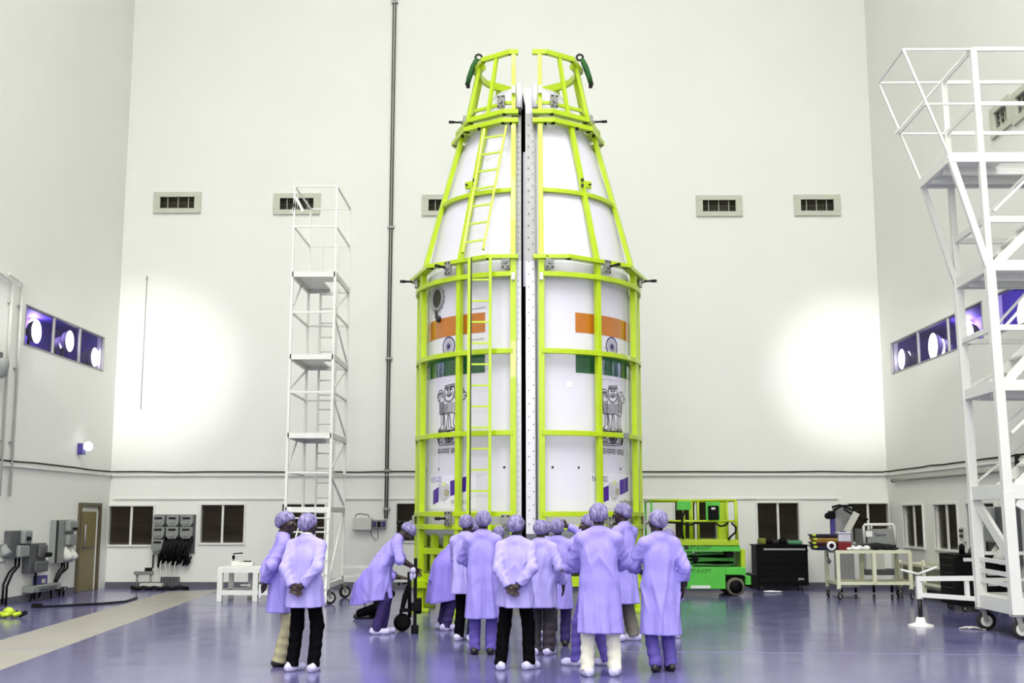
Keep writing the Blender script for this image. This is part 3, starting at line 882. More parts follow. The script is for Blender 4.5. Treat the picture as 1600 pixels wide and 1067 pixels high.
FAIR = {}
for s, lb in ((-1, 'left white fairing half with round access port and flag'), (1, 'right white fairing half beside the dark central split')):
    t = thing('fairing_half', (CX[s] + s * .9, YC, PROF[0][1]), lb, 'rocket fairing', 'payload fairing halves')
    FAIR[s] = t
    cyl_i = 4
    for nm, pr, in (('cylinder_shell', PROF[1:cyl_i]), ('cone_shell', PROF[cyl_i - 1:13 - 1 + 0]), ('nose_shell', PROF[11:]), ('boat_tail', PROF[0:2])):
        k = MB(); v, f = shell_surface(pr, s, 0); k.add(v, f, True); k.build(nm, M_SHELL, t)
    k = MB(); v, f = shell_surface(PROF, s, 0, True, dr=-.05); k.add(v, f, True)
    k.build('inner_lining', M_INNER, t)
    # top closing cap of the half nose
    k = MB(); r, z = PROF[-1]; a0 = edge_ang(s, r)
    pts = [cyl_pt(s, a0 + (s * math.pi - a0) * i / 20, z, r) for i in range(21)]
    k.add(pts, [tuple(range(21)) if s > 0 else tuple(reversed(range(21)))]); k.build('nose_cap', M_SHELL, t)
    # split-line flange plates following the profile: cone part bare metal, cylinder part white
    for nm, pr, m in (('cone_flange', PROF[3:13], M_ALU), ('cylinder_flange', PROF[1:4], M_SHELL)):
        k = MB(); wdt = .13 if s < 0 else .15
        for (r0, z0), (r1, z1) in zip(pr, pr[1:]):
            P = []
            for r, z in ((r0, z0), (r1, z1)):
                for off, dr in ((0, -.10), (0, .03), (wdt, .03), (wdt, -.02)):
                    P.append(cyl_pt(s, edge_ang(s, r, off), z, r + dr))
            k.add(P, [(0, 4, 5, 1), (1, 5, 6, 2), (2, 6, 7, 3)] if s > 0 else [(1, 5, 4, 0), (2, 6, 5, 1), (3, 7, 6, 2)])
        k.build(nm, m, t)
    # outer clamp strip with rivets
    k = MB(); off = .155 if s < 0 else .175
    k.path([cyl_pt(s, edge_ang(s, r, off), z, r + .015) for r, z in PROF[1:13]], .016, 6); k.build('seam_bead', M_GREYM, t)
    k = MB(); z = Z_BOT + .1
    while z < Z_NECK - .05:
        r = r_at(z)
        for off in ((.045, .115) if s < 0 else (.05, .125)):
            p = cyl_pt(s, edge_ang(s, r, off), z + (off * 1.2), r + .03); k.box(p, (.016, .016, .016))
        z += .11 if s < 0 else .22
    tag(k.build('rivets', M_DARKM if s > 0 else M_GREYM, t), kind='stuff')
    # white hinge cover by the nose
    k = MB(); px = 811 if s < 0 else 839
    zc0, zc1 = z_at(171, YC - 1.05), z_at(134, YC - .95)
    xx = x_at(px, YC - 1.05)
    k.lathe([(1e-4, 0), (.065, 0), (.065, zc1 - zc0), (1e-4, zc1 - zc0 + .02)], (xx, YC - 1.08, zc0), (0, .18, 1), 14); k.build('hinge_cover', M_SHELL, t)
    k = MB(); k.box((xx, YC - 1.12, zc0 - .05), (.1, .12, .09)); k.build('hinge_foot', M_DARKM, t)
# the pale lap strip seen inside the split
k = MB(); zz0, zz1 = z_at(446, FR), z_at(236, YC - 1.3)
for i in range(14):
    za = zz0 + (zz1 - zz0) * i / 14; zb_ = zz0 + (zz1 - zz0) * (i + 1) / 14
    ya, yb = YC - r_at(za) + .10, YC - r_at(zb_) + .10
    k.add([V(-.02, ya, za), V(.03, ya - .05, za), V(.03, yb - .05, zb_), V(-.02, yb, zb_), V(-.02, ya + .05, za), V(-.02, yb + .05, zb_)], [(0, 1, 2, 3), (4, 0, 3, 5)])
k.build('lap_strip', M_SHELL, FAIR[1])


# ---- printed markings, laid 3 mm proud of the shell
def patch(s, th0, th1, z0, z1, name, m, dr=.004, n=14):
    vs = []; fs = []
    for z in (z0, z1):
        for i in range(n + 1): vs.append(cyl_pt(s, th0 + (th1 - th0) * i / n, z, RS + dr))
    for i in range(n): fs.append((i, i + 1, n + 2 + i, n + 1 + i))
    k = MB(); k.add(vs, fs, True); return k.build(name, m, FAIR[s])


def wrap_poly(mb, s, th_c, z_c, pts, dr=.004):
    """polygon in metres (u along the arc, v up) round centre"""
    us = [p[0] for p in pts]; n = max(1, int((max(us) - min(us)) / .035)); lo = min(us); st = (max(us) - lo) / n
    for i in range(n):                      # cut into narrow strips so that the print hugs the curve
        q = list(pts)
        for sg, lim in ((1, lo + st * i), (-1, lo + st * (i + 1))):
            out = []
            for a, b in zip(q, q[1:] + q[:1]):
                ia, ib = sg * (a[0] - lim) >= -1e-9, sg * (b[0] - lim) >= -1e-9
                if ia: out.append(a)
                if ia != ib:
                    t = (lim - a[0]) / (b[0] - a[0]); out.append((lim, a[1] + (b[1] - a[1]) * t))
            q = out
            if len(q) < 3: break
        if len(q) >= 3:
            mb.add([cyl_pt(s, th_c + u / RS, z_c + v, RS + dr) for u, v in q], [tuple(range(len(q)))])


def wrap_stroke(mb, s, th_c, z_c, pts, w, dr=.005):
    P = [np.array(p, float) for p in pts]
    for i in range(len(P) - 1):
        a, b = P[i], P[i + 1]; d = b - a; L = np.linalg.norm(d)
        if L < 1e-6: continue
        d /= L; n = np.array([-d[1], d[0]]) * w / 2
        a2 = a - d * w * .3; b2 = b + d * w * .3
        wrap_poly(mb, s, th_c, z_c, [a2 - n, b2 - n, b2 + n, a2 + n], dr)


def wrap_text(txt, s, px0, px1, py_top, py_bot, name, m, dr=.005):
    vs, fs = text_polys(txt)
    a, zt = hit(s, px0, py_top); b, _ = hit(s, px1, py_top); _, zb = hit(s, (px0 + px1) / 2, py_bot); _, zt = hit(s, (px0 + px1) / 2, py_top)
    lo, hi = vs.min(0), vs.max(0)
    k = MB()
    k.add([cyl_pt(s, a + (b - a) * (p[0] - lo[0]) / (hi[0] - lo[0]), zb + (zt - zb) * (p[1] - lo[1]) / (hi[1] - lo[1]), RS + dr) for p in vs], fs)
    return k.build(name, m, FAIR[s])


z_o1, z_o0 = hit(-1, 758, 488)[1], hit(-1, 758, 519)[1]
z_g1, z_g0 = hit(-1, 758, 551)[1], hit(-1, 758, 582)[1]
for s, xa, xb in ((-1, 668, 758), (1, 899, 990)):
    ta, tb = hit(s, xa, 520)[0], hit(s, xb, 520)[0]
    patch(s, ta, tb, z_o0, z_o1, 'saffron_band', M_ORANGE)
    patch(s, ta, tb, z_g0, z_g1, 'green_band', M_FGREEN)
    tc = hit(s, 701 if s < 0 else 956, 540)[0]; zc = (z_o0 + z_g1) / 2; R = (z_o0 - z_g1) * .46
    k = MB()
    wrap_stroke(k, s, tc, zc, [(R * math.cos(a * math.pi / 18), R * math.sin(a * math.pi / 18)) for a in range(37)], .022)
    for i in range(24):
        a = math.pi * 2 * i / 24
        wrap_stroke(k, s, tc, zc, [(.02 * math.cos(a), .02 * math.sin(a)), (R * .95 * math.cos(a), R * .95 * math.sin(a))], .006)
    wrap_poly(k, s, tc, zc, [(.035 * math.cos(a * math.pi / 6), .035 * math.sin(a * math.pi / 6)) for a in range(12)])
    k.build('wheel_emblem', M_NAVY, FAIR[s])

# rows of fasteners
k_r = {-1: MB(), 1: MB()}


def dot(s, px, py, r):
    th, z = hit(s, px, py)
    wrap_poly(k_r[s], s, th, z, [(r * math.cos(a * math.pi / 5), r * math.sin(a * math.pi / 5)) for a in range(10)], .006)


for s, pts in ((-1, ((668, 735), (686, 733), (714, 731.5), (788, 730))), (1, ((863.5, 730), (904, 730.5), (940, 731.5), (969, 732.5), (990, 734)))):
    for x, y in pts: dot(s, x, y, .021)
for i in range(12): dot(-1, 733 + i * 2.2, 484 - .32 * i, .008)
for i in range(10): dot(-1, 735 + i * 2.3, 531.5 - .3 * i, .008)
for i in range(10): dot(1, 941 + i * 3.2, 592 + .45 * i, .008)
for i in range(11): dot(1, 940 + i * 2.9, 543 + .4 * i, .008)
for s in (-1, 1): tag(k_r[s].build('fasteners', M_INK, FAIR[s]), kind='stuff')
th, z = hit(1, 889.5, 600.5)
patch(1, th - .028, th + .028, z - .05, z + .05, 'paper_tag', M_PAPER)

# round access port
th, z = hit(-1, 684, 467); c = cyl_pt(-1, th, z, RS); nr = V(math.sin(th), -math.cos(th), 0)
k = MB(); k.lathe([(.165, .0), (.165, .02), (.185, .03), (.215, .03), (.235, .012), (.24, .0)], c, nr, 32); pr = k.build('access_port', M_ALU, FAIR[-1])
k = MB(); k.lathe([(1e-4, .012), (.168, .012)], c, nr, 32, smooth=False); k.build('port_opening', mat('port_dark', rgb(46, 40, 36), .5, var=.3, scale=8), pr)
e = V(math.cos(th), math.sin(th), 0)
k = MB(); k.bar(c + nr * .03 + V(0, 0, -.2), c + nr * .03 + V(0, 0, -.36) + e * .02, .05, .03); k.ball(c + nr * .03 + V(0, 0, -.38) + e * .1, (.05, .03, .06)); k.build('port_latch', M_DARKM, pr)
k = MB()
for i in range(16):
    a = i * math.pi / 8; q = c + (e * math.cos(a) + V(0, 0, 1) * math.sin(a)) * .27; k.box(q + nr * .004, (.012, .012, .012))
tag(k.build('port_screws', M_DARKM, pr), kind='stuff')


# lion capital emblem, drawn as line work (crop coordinates of the right one, 8.208 crop px per photo px)
def design(px, py):     # -> metres relative to anchor
    th, z = hit(1, 900 + px / 8.208, 590 + py / 8.208)
    return ((th - AN[0]) * RS, z - AN[1])


AN = hit(1, 900 + 468 / 8.208, 590 + 480 / 8.208)
EMB = [
    # central head and crown
    [(418, 108), (522, 108), (524, 165), (530, 230), (520, 270), (498, 310), (470, 325), (442, 312), (418, 270), (408, 225), (414, 165), (418, 108)],
    [(424, 130), (516, 130)], [(420, 150), (440, 140), (470, 150), (500, 140), (520, 150)],
    [(440, 165), (452, 160), (462, 168)], [(478, 168), (490, 160), (504, 166)], [(446, 176), (460, 176)], [(482, 176), (498, 176)],
    [(462, 170), (458, 205), (450, 215)], [(478, 170), (484, 205), (490, 215)], [(455, 212), (470, 222), (486, 212)],
    [(440, 222), (452, 236), (470, 242), (490, 234), (500, 222)], [(448, 240), (470, 260), (492, 240)], [(430, 200), (424, 225), (436, 250)], [(510, 200), (516, 225), (506, 250)],
    # left head
    [(400, 190), (392, 168), (372, 152), (348, 145), (330, 150), (312, 175), (296, 205), (292, 230), (304, 250), (310, 272), (326, 290), (340, 282), (346, 262), (348, 225), (340, 190), (350, 175), (372, 190), (392, 215)],
    [(306, 205), (320, 198), (330, 205)], [(300, 232), (318, 236)], [(336, 180), (322, 195), (318, 220), (326, 245)], [(312, 268), (330, 262)],
    # right head
    [(528, 225), (545, 205), (560, 185), (580, 182), (594, 195), (598, 225), (612, 250), (622, 280), (612, 300), (604, 325), (590, 330), (578, 305), (572, 275), (570, 245)],
    [(594, 235), (602, 250)], [(600, 280), (616, 284)], [(580, 205), (572, 235), (580, 262)],
    # body outline
    [(340, 285), (336, 330), (345, 400), (352, 450), (366, 470), (400, 462), (440, 470), (470, 462), (510, 470), (545, 490), (570, 492), (578, 440), (582, 390), (584, 330)],
    [(408, 285), (400, 330), (392, 400), (398, 455)], [(530, 280), (540, 330), (546, 400), (540, 470)],
    # legs
    [(366, 470), (372, 540), (374, 600), (362, 630), (336, 655), (322, 672)], [(404, 465), (412, 540), (408, 600), (412, 640), (400, 668)],
    [(392, 470), (400, 540), (396, 610)], [(412, 470), (424, 540), (424, 600), (440, 640), (446, 668)],
    [(464, 470), (458, 540), (450, 600), (452, 665)], [(478, 470), (490, 540), (496, 600), (494, 665)], [(470, 480), (474, 560), (472, 660)],
    [(530, 485), (528, 540), (520, 600), (530, 640), (548, 672)], [(566, 492), (566, 540), (562, 600), (570, 640), (582, 678)], [(548, 490), (545, 560), (540, 620), (556, 660)],
    # paws
    [(322, 672), (350, 664), (372, 670), (400, 664)], [(340, 650), (352, 664)], [(360, 640), (368, 664)], [(420, 650), (430, 668), (446, 668)], [(500, 650), (520, 668), (548, 672)], [(560, 660), (582, 678)],
    [(318, 682), (590, 688)], [(318, 694), (590, 700)],
    # abacus with wheel, corner animals
    [(306, 730), (312, 790), (334, 840), (350, 862), (470, 872), (586, 866), (600, 815), (604, 745)], [(312, 705), (306, 730)], [(596, 712), (604, 745)],
    [(340, 830), (460, 848), (590, 838)],
    [(340, 800), (356, 770), (380, 775), (404, 800), (400, 820)], [(345, 812), (400, 818)], [(360, 775), (364, 755), (384, 752)], [(346, 800), (340, 760)],
    [(540, 800), (556, 775), (576, 780), (590, 800)], [(548, 815), (586, 812)], [(560, 780), (566, 760), (582, 758)],
]
BLK = [[(306, 730), (336, 730), (330, 780), (346, 835), (330, 832), (312, 790)], [(572, 735), (604, 745), (600, 815), (584, 860), (568, 850), (590, 800)],
       [(334, 836), (350, 845), (352, 862), (338, 850)], [(428, 730), (440, 735), (436, 770), (448, 800), (436, 795), (424, 770)], [(520, 735), (532, 735), (530, 780), (512, 810), (518, 780)]]
random.seed(11)
HATCH = []
for row in range(9):
    y = 300 + row * 18
    for i in range(15):
        x = 344 + i * 16.5 + (row % 2) * 8
        if 402 < x < 536 and y < 325: continue
        if x > 584: continue
        sl = -7 if x < 400 else (7 if x > 540 else (-4 if x < 470 else 4))
        HATCH.append([(x, y), (x + sl * .5, y + 7), (x + sl, y + 15)])
for i in range(8):
    HATCH.append([(350 + i * 5, 190 + i * 9), (362 + i * 5, 205 + i * 9)]); HATCH.append([(372 + i * 4, 178 + i * 9), (386 + i * 3, 192 + i * 9)])
    HATCH.append([(540 + (i % 4) * 7, 215 + i * 10), (530 + (i % 4) * 7, 230 + i * 10)])
for i in range(9):
    a = math.pi * (.05 + .9 * i / 8); HATCH.append([(470 + 46 * math.cos(a), 262 + 40 * math.sin(a)), (470 + 54 * math.cos(a), 268 + 52 * math.sin(a))])
CIR = []
for r in (14, 30, 44, 56):
    CIR.append([(474 + r * .95 * math.cos(a * math.pi / 12), 772 + r * 1.18 * math.sin(a * math.pi / 12)) for a in range(25)])
CON = {s: hit(s, (660 + 336 / 8.208) if s < 0 else (900 + 468 / 8.208), (590 + 468 / 8.208) if s < 0 else (590 + 480 / 8.208)) for s in (-1, 1)}
E2 = [[design(*p) for p in st] for st in EMB]; H2 = [[design(*p) for p in st] for st in HATCH]; C2 = [[design(*p) for p in st] for st in CIR]; B2 = [[design(*p) for p in st] for st in BLK]
for s in (-1, 1):
    k = MB(); tc, zc = CON[s]
    for st in E2: wrap_stroke(k, s, tc, zc, st, .0135)
    for st in H2: wrap_stroke(k, s, tc, zc, st, .0115)
    for i, st in enumerate(C2): wrap_stroke(k, s, tc, zc, st, .03 if i == 0 else .013)
    for st in B2: wrap_poly(k, s, tc, zc, st, .0045)
    k.build('lion_emblem', M_INK, FAIR[s])


# motto in Devanagari: glyphs set one by one so the half letter joins correctly
def glyph(ch, clip=None):
    vs, fs = text_polys(ch)
    if clip is not None and len(vs):
        x0, x1 = vs[:, 0].min(), vs[:, 0].max(); xc = x0 + (x1 - x0) * clip
        fs = [f for f in fs if np.mean([vs[i][0] for i in f]) < xc]
        vs = vs.copy(); vs[:, 0] = np.minimum(vs[:, 0], xc + .01)
    return vs, fs


def deva(seq, gap=-.012):
    """seq: (char, clip, mark) -> merged verts, faces"""
    X = 0.0; VS = []; FS = []
    for ch, clip, mk in seq:
        if ch == ' ':
            X += .22; continue
        vs, fs = glyph(ch, clip)
        lo, hi = vs[:, 0].min(), vs[:, 0].max()
        b = len(VS); VS += [(p[0] - lo + X, p[1]) for p in vs]; FS += [tuple(i + b for i in f) for f in fs]
        if mk == 'e':
            st = X + hi - lo - .06; b = len(VS)
            P = [(st, .60), (st - .10, .80), (st - .20, .86), (st - .20, .91), (st - .07, .85), (st + .04, .60)]
            VS += P; FS += [(0, 1, 4, 5), (1, 2, 3, 4)]
        X += hi - lo + gap
    return np.array(VS), FS


try:
    MV, MF = deva([('स', None, None), ('त', .62, None), ('य', None, None), ('म', None, 'e'), ('व', None, None), (' ', None, None), ('ज', None, None), ('य', None, None), ('त', None, 'e')])
    lo, hi = MV.min(0), MV.max(0)
    for s, (xa, xb, yt, yb) in ((-1, (684.3, 719.5, 697, 709)), (1, (939, 974, 698, 710.5))):
        a, b = hit(s, xa, 705)[0], hit(s, xb, 705)[0]; zt_, zb_ = hit(s, (xa + xb) / 2, yt)[1], hit(s, (xa + xb) / 2, yb)[1]
        k = MB(); k.add([cyl_pt(s, a + (b - a) * (p[0] - lo[0]) / (hi[0] - lo[0]), zb_ + (zt_ - zb_) * (p[1] - lo[1]) / (hi[1] - lo[1]), RS + .005) for p in MV], MF)
        k.build('motto_lettering', M_INK, FAIR[s])
except Exception as ex:
    print('motto failed', ex)

# mission sticker: satellite, two legends
SAT_A = hit(1, 938.5, 785.5); SAT_L = hit(-1, 677.5, 788.0)


def sd(px, py):
    th, z = hit(1, 900 + px / 8.208, 720 + py / 8.208); return ((th - SAT_A[0]) * RS, z - SAT_A[1])


SATP = [('sticker_sheet', mat('sticker_film', rgb(230, 228, 238), .3), .0025, [[(185, 152), (700, 152), (715, 400), (715, 600), (185, 600)]]),
        ('solar_panel', M_PURP, .006, [[(316, 355), (418, 313), (418, 504), (316, 540)]]),
        ('solar_panel', M_PURP, .006, [[(556, 250), (665, 203), (665, 386), (562, 438)]]),
        ('panel_seam', M_LILAC, .0085, [[(338, 346), (346, 343), (346, 530), (338, 533)], [(609, 228), (617, 225), (617, 409), (609, 412)]]),
        ('panel_edge', M_INK, .0085, [[(314, 355), (324, 352), (324, 538), (314, 541)]]),
        ('satellite_body', M_SATG, .007, [[(424, 300), (440, 290), (470, 268), (520, 275), (545, 300), (556, 350), (552, 440), (535, 470), (500, 492), (445, 468), (424, 430)]]),
        ('antenna_dish', M_SATB, .009, [[(525 + 28 * math.cos(a * math.pi / 8), 395 + 48 * math.sin(a * math.pi / 8)) for a in range(16)]]),
        ('antenna_feed', M_SATY, .009, [[(490 + 24 * math.cos(a * math.pi / 8), 280 + 30 * math.sin(a * math.pi / 8)) for a in range(16)]]),
        ('thruster_dots', M_INK, .007, [[(455 + dx, 485 + dy), (463 + dx, 485 + dy), (463 + dx, 498 + dy), (455 + dx, 498 + dy)] for dx, dy in ((0, 0), (35, 22), (45, -10), (-35, -205), (-50, -170), (0, -100), (38, -75))])]
for s, A in ((-1, SAT_L), (1, SAT_A)):
    for nm, m, dr, polys in SATP:
        k = MB()
        for p in polys:
            q = [sd(*c) for c in p]
            if nm == 'sticker_sheet':   # follow the curve
                u0, u1 = q[0][0], q[1][0]; n = 8
                for i in range(n):
                    a, b = u0 + (u1 - u0) * i / n, u0 + (u1 - u0) * (i + 1) / n
                    wrap_poly(k, s, A[0], A[1], [(a, q[4][1]), (b, q[4][1]), (b, q[0][1]), (a, q[0][1])], dr)
            else:
                wrap_poly(k, s, A[0], A[1], list(reversed(q)), dr)
        k.build(nm, m, FAIR[s])
wrap_text('NVS-02', -1, 674, 690, 744.5, 754, 'mission_lettering', M_LILAC)
wrap_text('NVS-02', 1, 925, 949, 743.5, 752.5, 'mission_lettering', M_NAVY)
wrap_text('एनवीएस-02', -1, 705, 733.5, 779, 790, 'mission_lettering_hindi', M_BROWN)
wrap_text('एनवीएस-02', 1, 967, 986.5, 780, 790.5, 'mission_lettering_hindi', M_BROWN)

# ------------------------------------------------------------------ lime handling frames
RF = 2.06
LV = dict(flat=z_at(402, YC - RF * .951), arc1=z_at(428, YC - 1.97), arc2=z_at(548, YC - 1.97), arc3=z_at(676, YC - 1.97), arc4=z_at(803, YC - 1.97), arc5=z_at(824, YC - 1.97),
          cone=z_at(295, YC - 1.66), r2a=z_at(190, YC - 1.30 * .951), r2b=z_at(176, YC - 1.24 * .951), rail1=z_at(171, YC - 1.2), rail2=z_at(159, YC - 1.16), crown=z_at(82, YC - .97 * .951), base=.98, low=z_at(906, YC - 1.2))
ANG = [18, 54, 90, 126, 162]


def poly_ring(mb, s, R, z, w, h, gapx):
    """half decagon ring from the front gap round to the back gap"""
    ap = R * math.cos(math.radians(18))
    P = [V(CX[s] + s * gapx, YC - ap, z)] + [V(CX[s] + s * R * math.sin(math.radians(a)), YC - R * math.cos(math.radians(a)), z) for a in ANG] + [V(CX[s] + s * gapx, YC + ap, z)]
    for a, b in zip(P, P[1:]):
        d = unit(b - a) * w * .28
        mb.bar(a if a is P[0] else a - d, b if b is P[-1] else b + d, w, h)


def arc_ring(mb, s, R, z, w, h, t0, t1, n=22):
    vs = []; fs = []
    for i in range(n + 1):
        th = s * math.radians(t0 + (t1 - t0) * i / n)
        for dr, dz in ((0, -h / 2), (w, -h / 2), (w, h / 2), (0, h / 2)):
            vs.append(cyl_pt(s, th, z + dz, R + dr))
    for i in range(n):
        for k in range(4):
            q = (i * 4 + k, (i + 1) * 4 + k, (i + 1) * 4 + (k + 1) % 4, i * 4 + (k + 1) % 4)
            fs.append(q if s < 0 else tuple(reversed(q)))
    fs += [(0, 1, 2, 3), tuple(n * 4 + k for k in (3, 2, 1, 0))] if s > 0 else [(3, 2, 1, 0), tuple(n * 4 + k for k in (0, 1, 2, 3))]
    mb.add(vs, fs)


FRM = {}
for s, lb in ((-1, 'lime green handling frame with ladder around left fairing half'), (1, 'lime green handling frame without ladder, right fairing half')):
    t = thing('handling_frame', (CX[s] + s * 1.0, YC, 0), lb, 'steel frame', 'lime handling frames')
    FRM[s] = t
    side = s

    def post(p, q, w, d, nm='post', th=0.0):
        k = MB(); out = V(math.sin(th), -math.cos(th), 0); k.bar(p, q, w, d, up=out); return k.build(nm, M_LIME, t, bevel=.006)
    ap = lambda R, th: cyl_pt(s, s * math.radians(th), 0, R * math.cos(math.radians(18)))[:2]
    gx = {-1: -.19, 1: .285}[s]
    # posts on the edge midpoints
    for th in (36, 72, 88, 108, 144):
        a = math.radians(th) * s
        w, dp = (.085, .1) if th in (36, 144) else (.17, .10)
        if th == 88:
            post(V(*ap(RF + .01, th), .35), V(*ap(RF + .01, th), LV['flat']), .12, .10, 'post', a); continue
        p1 = V(*ap(RF, th), LV['flat']); post(V(*ap(RF, th), .35), p1, w, dp, 'post', a)
        p2 = V(*ap(1.32, th), LV['r2a']); post(p1, p2, .08 if th in (36, 144) else .12, .08, 'cone_post', a)
        p2b = V(*ap(1.25, th), LV['r2b']); p3 = V(*ap(.97, th), LV['crown']); post(p2b, p3, .065 if th in (36, 144) else .13, .06, 'crown_post', a)
    # posts beside the split, front and back
    for fb in (-1, 1):
        f = lambda R: YC + fb * math.cos(math.radians(18)) * R
        a = 0 if fb < 0 else math.pi
        post(V(gx, f(RF), .75), V(gx, f(RF), LV['flat']), .10, .09, 'post', a)
        post(V(gx, f(RF), LV['flat']), V(gx, f(1.32), LV['r2a']), .085, .08, 'cone_post', a)
        post(V(gx, f(1.25), LV['r2b']), V(gx, f(.97), LV['crown']), .075, .07, 'crown_post', a)
    g0 = abs({-1: -.105, 1: .148}[s] - CX[s])
    for nm, R, z, w, h in (('flat_ring', RF + .02, LV['flat'], .16, .07), ('neck_ring', 1.34, LV['r2a'], .14, .085), ('neck_ring', 1.27, LV['r2b'], .13, .085), ('crown_ring', .98, LV['crown'], .085, .09),
                          ('crown_rail', 1.16, LV['rail2'], .05, .06), ('crown_rail', 1.2, LV['rail1'], .05, .055)):
        k = MB(); poly_ring(k, s, R, z, w, h, g0 + (.06 if nm == 'crown_rail' else 0)); k.build(nm, M_LIME, t, bevel=.005)
    tg = math.degrees(math.asin((abs(gx - CX[s])) / 1.96))
    for nm, key in (('arc_rail', 'arc1'), ('arc_rail', 'arc2'), ('arc_rail', 'arc3'), ('arc_rail', 'arc4'), ('arc_rail', 'arc5')):
        k = MB(); arc_ring(k, s, 1.93, LV[key], .10 if key != 'arc1' else .12, .085, tg, 180 - tg); k.build(nm, M_LIME, t, bevel=.005)
    k = MB(); arc_ring(k, s, 1.56, LV['cone'], .08, .075, tg + 2, 178 - tg); k.build('arc_rail', M_LIME, t, bevel=.005)
    k = MB(); arc_ring(k, s, .86, z_at(118, YC), .07, .08, 62, 158); k.build('crown_arc', M_LIME, t, bevel=.004)
    # base: lower beams, stub legs, jacks
    for z, h, R in ((z_at(862, YC - 1.2), .11, 2.0), (LV['low'], .16, 1.98)):
        P = [V(*ap(R, th), z) for th in (36, 72, 108, 144)]
        P = [V(gx, YC - R * .951, z)] + P + [V(gx, YC + R * .951, z)]
        for a, b in zip(P, P[1:]):
            k = MB(); k.bar(a, b, .12, h); k.build('base_beam', M_LIME, t, bevel=.006)
    for th in (48, 62, 118, 132):
        q = V(*ap(1.9, th)); post(V(q[0], q[1], LV['low']), V(q[0], q[1], z_at(836, YC - 1.4)), .13, .1, 'stub_post', math.radians(th) * s)
    for th in (36, 72, 108, 144):
        q = V(*ap(RF, th)); k = MB()
        k.cyl(V(q[0], q[1], .05), (0, 0, 1), .085, LV['low'] - .05, 16); jl = k.build('jack_leg', M_LIME, t)
        k = MB(); k.box(V(q[0], q[1], .03), (.34, .34, .06)); k.build('jack_foot', M_LIME, jl, bevel=.008)
        k = MB(); k.box(V(q[0], q[1], LV['low'] - .1), (.3, .26, .14), math.radians(th) * s); k.build('jack_bracket', M_LIME, jl, bevel=.01)
    for th in (54, 126):
        q = V(*ap(1.7, th)); k = MB(); k.lohi(V(q[0] - .25, q[1] - .3, LV['low'] + .1), V(q[0] + .25, q[1] + .3, LV['low'] + .4)); k.build('ballast_block', M_BLACK, t, bevel=.02)

    # clamps with threaded handle
    def clamp(th, R, z, spike=True, big=1.0):
        n = V(math.sin(th), -math.cos(th), 0); e = V(math.cos(th), math.sin(th), 0); c = V(CX[s], YC, z) + n * R
        Rm = np.array([e, n, (0, 0, 1)]).T
        k = MB(); k.box(c, (.14 * big, .05, .24 * big), R=Rm); cl = k.build('clamp', M_GREYM, t, bevel=.008)
        k = MB()
        for a, b in ((-1, -1), (1, -1), (-1, 1), (1, 1)):
            k.box(c + e * a * .042 * big + V(0, 0, b * .09 * big) + n * .026, (.036 * big, .008, .02 * big), R=Rm)
        k.build('clamp_slots', M_BLACK, cl)
        k = MB(); k.cyl(c + n * .02, n, .04 * big, .05, 10); k.build('clamp_nut', M_BOXG, cl)
        if spike:
            k = MB(); k.tube(c + n * .05, c + n * .22, .02, 8); k.tube(c + n * .2 - V(0, 0, .0), c + n * .3, .028, 8); k.build('clamp_screw', M_DARKM, cl)
    an = lambda px, py, R: hit(s, px, py, R)
    spots = {-1: [(785, 161, 1.2), (791, 410, 1.99), (704, 420, 1.99), (704, 810, 2.0), (791, 815, 2.0)], 1: [(864, 160, 1.2), (858, 410, 1.99), (945, 418, 1.99), (950, 818, 2.0)]}[s]
    for px, py, R in spots:
        th, z = an(px, py, R); clamp(th, R + .06, z, abs(px - 827) > 60, 1.0)
    for py, R in ((189, 1.13), (440, 2.0), (816, 2.0)):
        clamp(s * math.radians(84), R + .04, z_at(py, YC - .2), True)
    # lifting lug halfway up the cone
    th = s * math.radians(36); n = V(math.sin(th), -math.cos(th), 0)
    zl = z_at(285, YC - 1.4); q = V(CX[s], YC, zl) + n * 1.60
    e = V(math.cos(th), math.sin(th), 0) * s
    k = MB(); k.box(q + e * .1, (.16, .05, .14), th); lg = k.build('lifting_lug', M_LIME, t, bevel=.02)
    k = MB(); k.tube(q + e * .12 - n * .04, q + e * .12 + n * .06, .018); k.box(q - e * .06 + n * .05 + V(0, 0, .05), (.05, .05, .05)); k.box(q - e * .06 + n * .05 - V(0, 0, .05), (.05, .05, .05)); k.build('lug_bolts', M_DARKM, lg)
    # white bracket tips at crown bottom and mid ring
    k = MB(); k.box(V(gx, YC - 1.2, z_at(143, YC - 1.1)), (.07, .07, .15)); k.build('pin_sleeve', M_PAPER, t, bevel=.02)
    k = MB(); k.box(V(gx, YC - RF * .951 - .07, z_at(432, YC - 2)), (.06, .06, .13)); k.build('pin_sleeve', M_PAPER, t, bevel=.015)
    # small bolts under the neck ring
    for th in (12, 40, 62):
        a = s * math.radians(th); k = MB(); k.cyl(V(CX[s] + 1.33 * math.sin(a), YC - 1.33 * math.cos(a), LV['r2a'] - .085), (0, 0, 1), .025, .05, 8); k.build('bolt', M_BLACK, t)
k = MB(); th, z = hit(1, 977, 677, 2.02); arc_ring(k, 1, 2.025, LV['arc3'], .02, .09, math.degrees(th) - 2.2, math.degrees(th) + 2.6, 4); k.build('tape_wrap', M_BOXG, FRM[1])

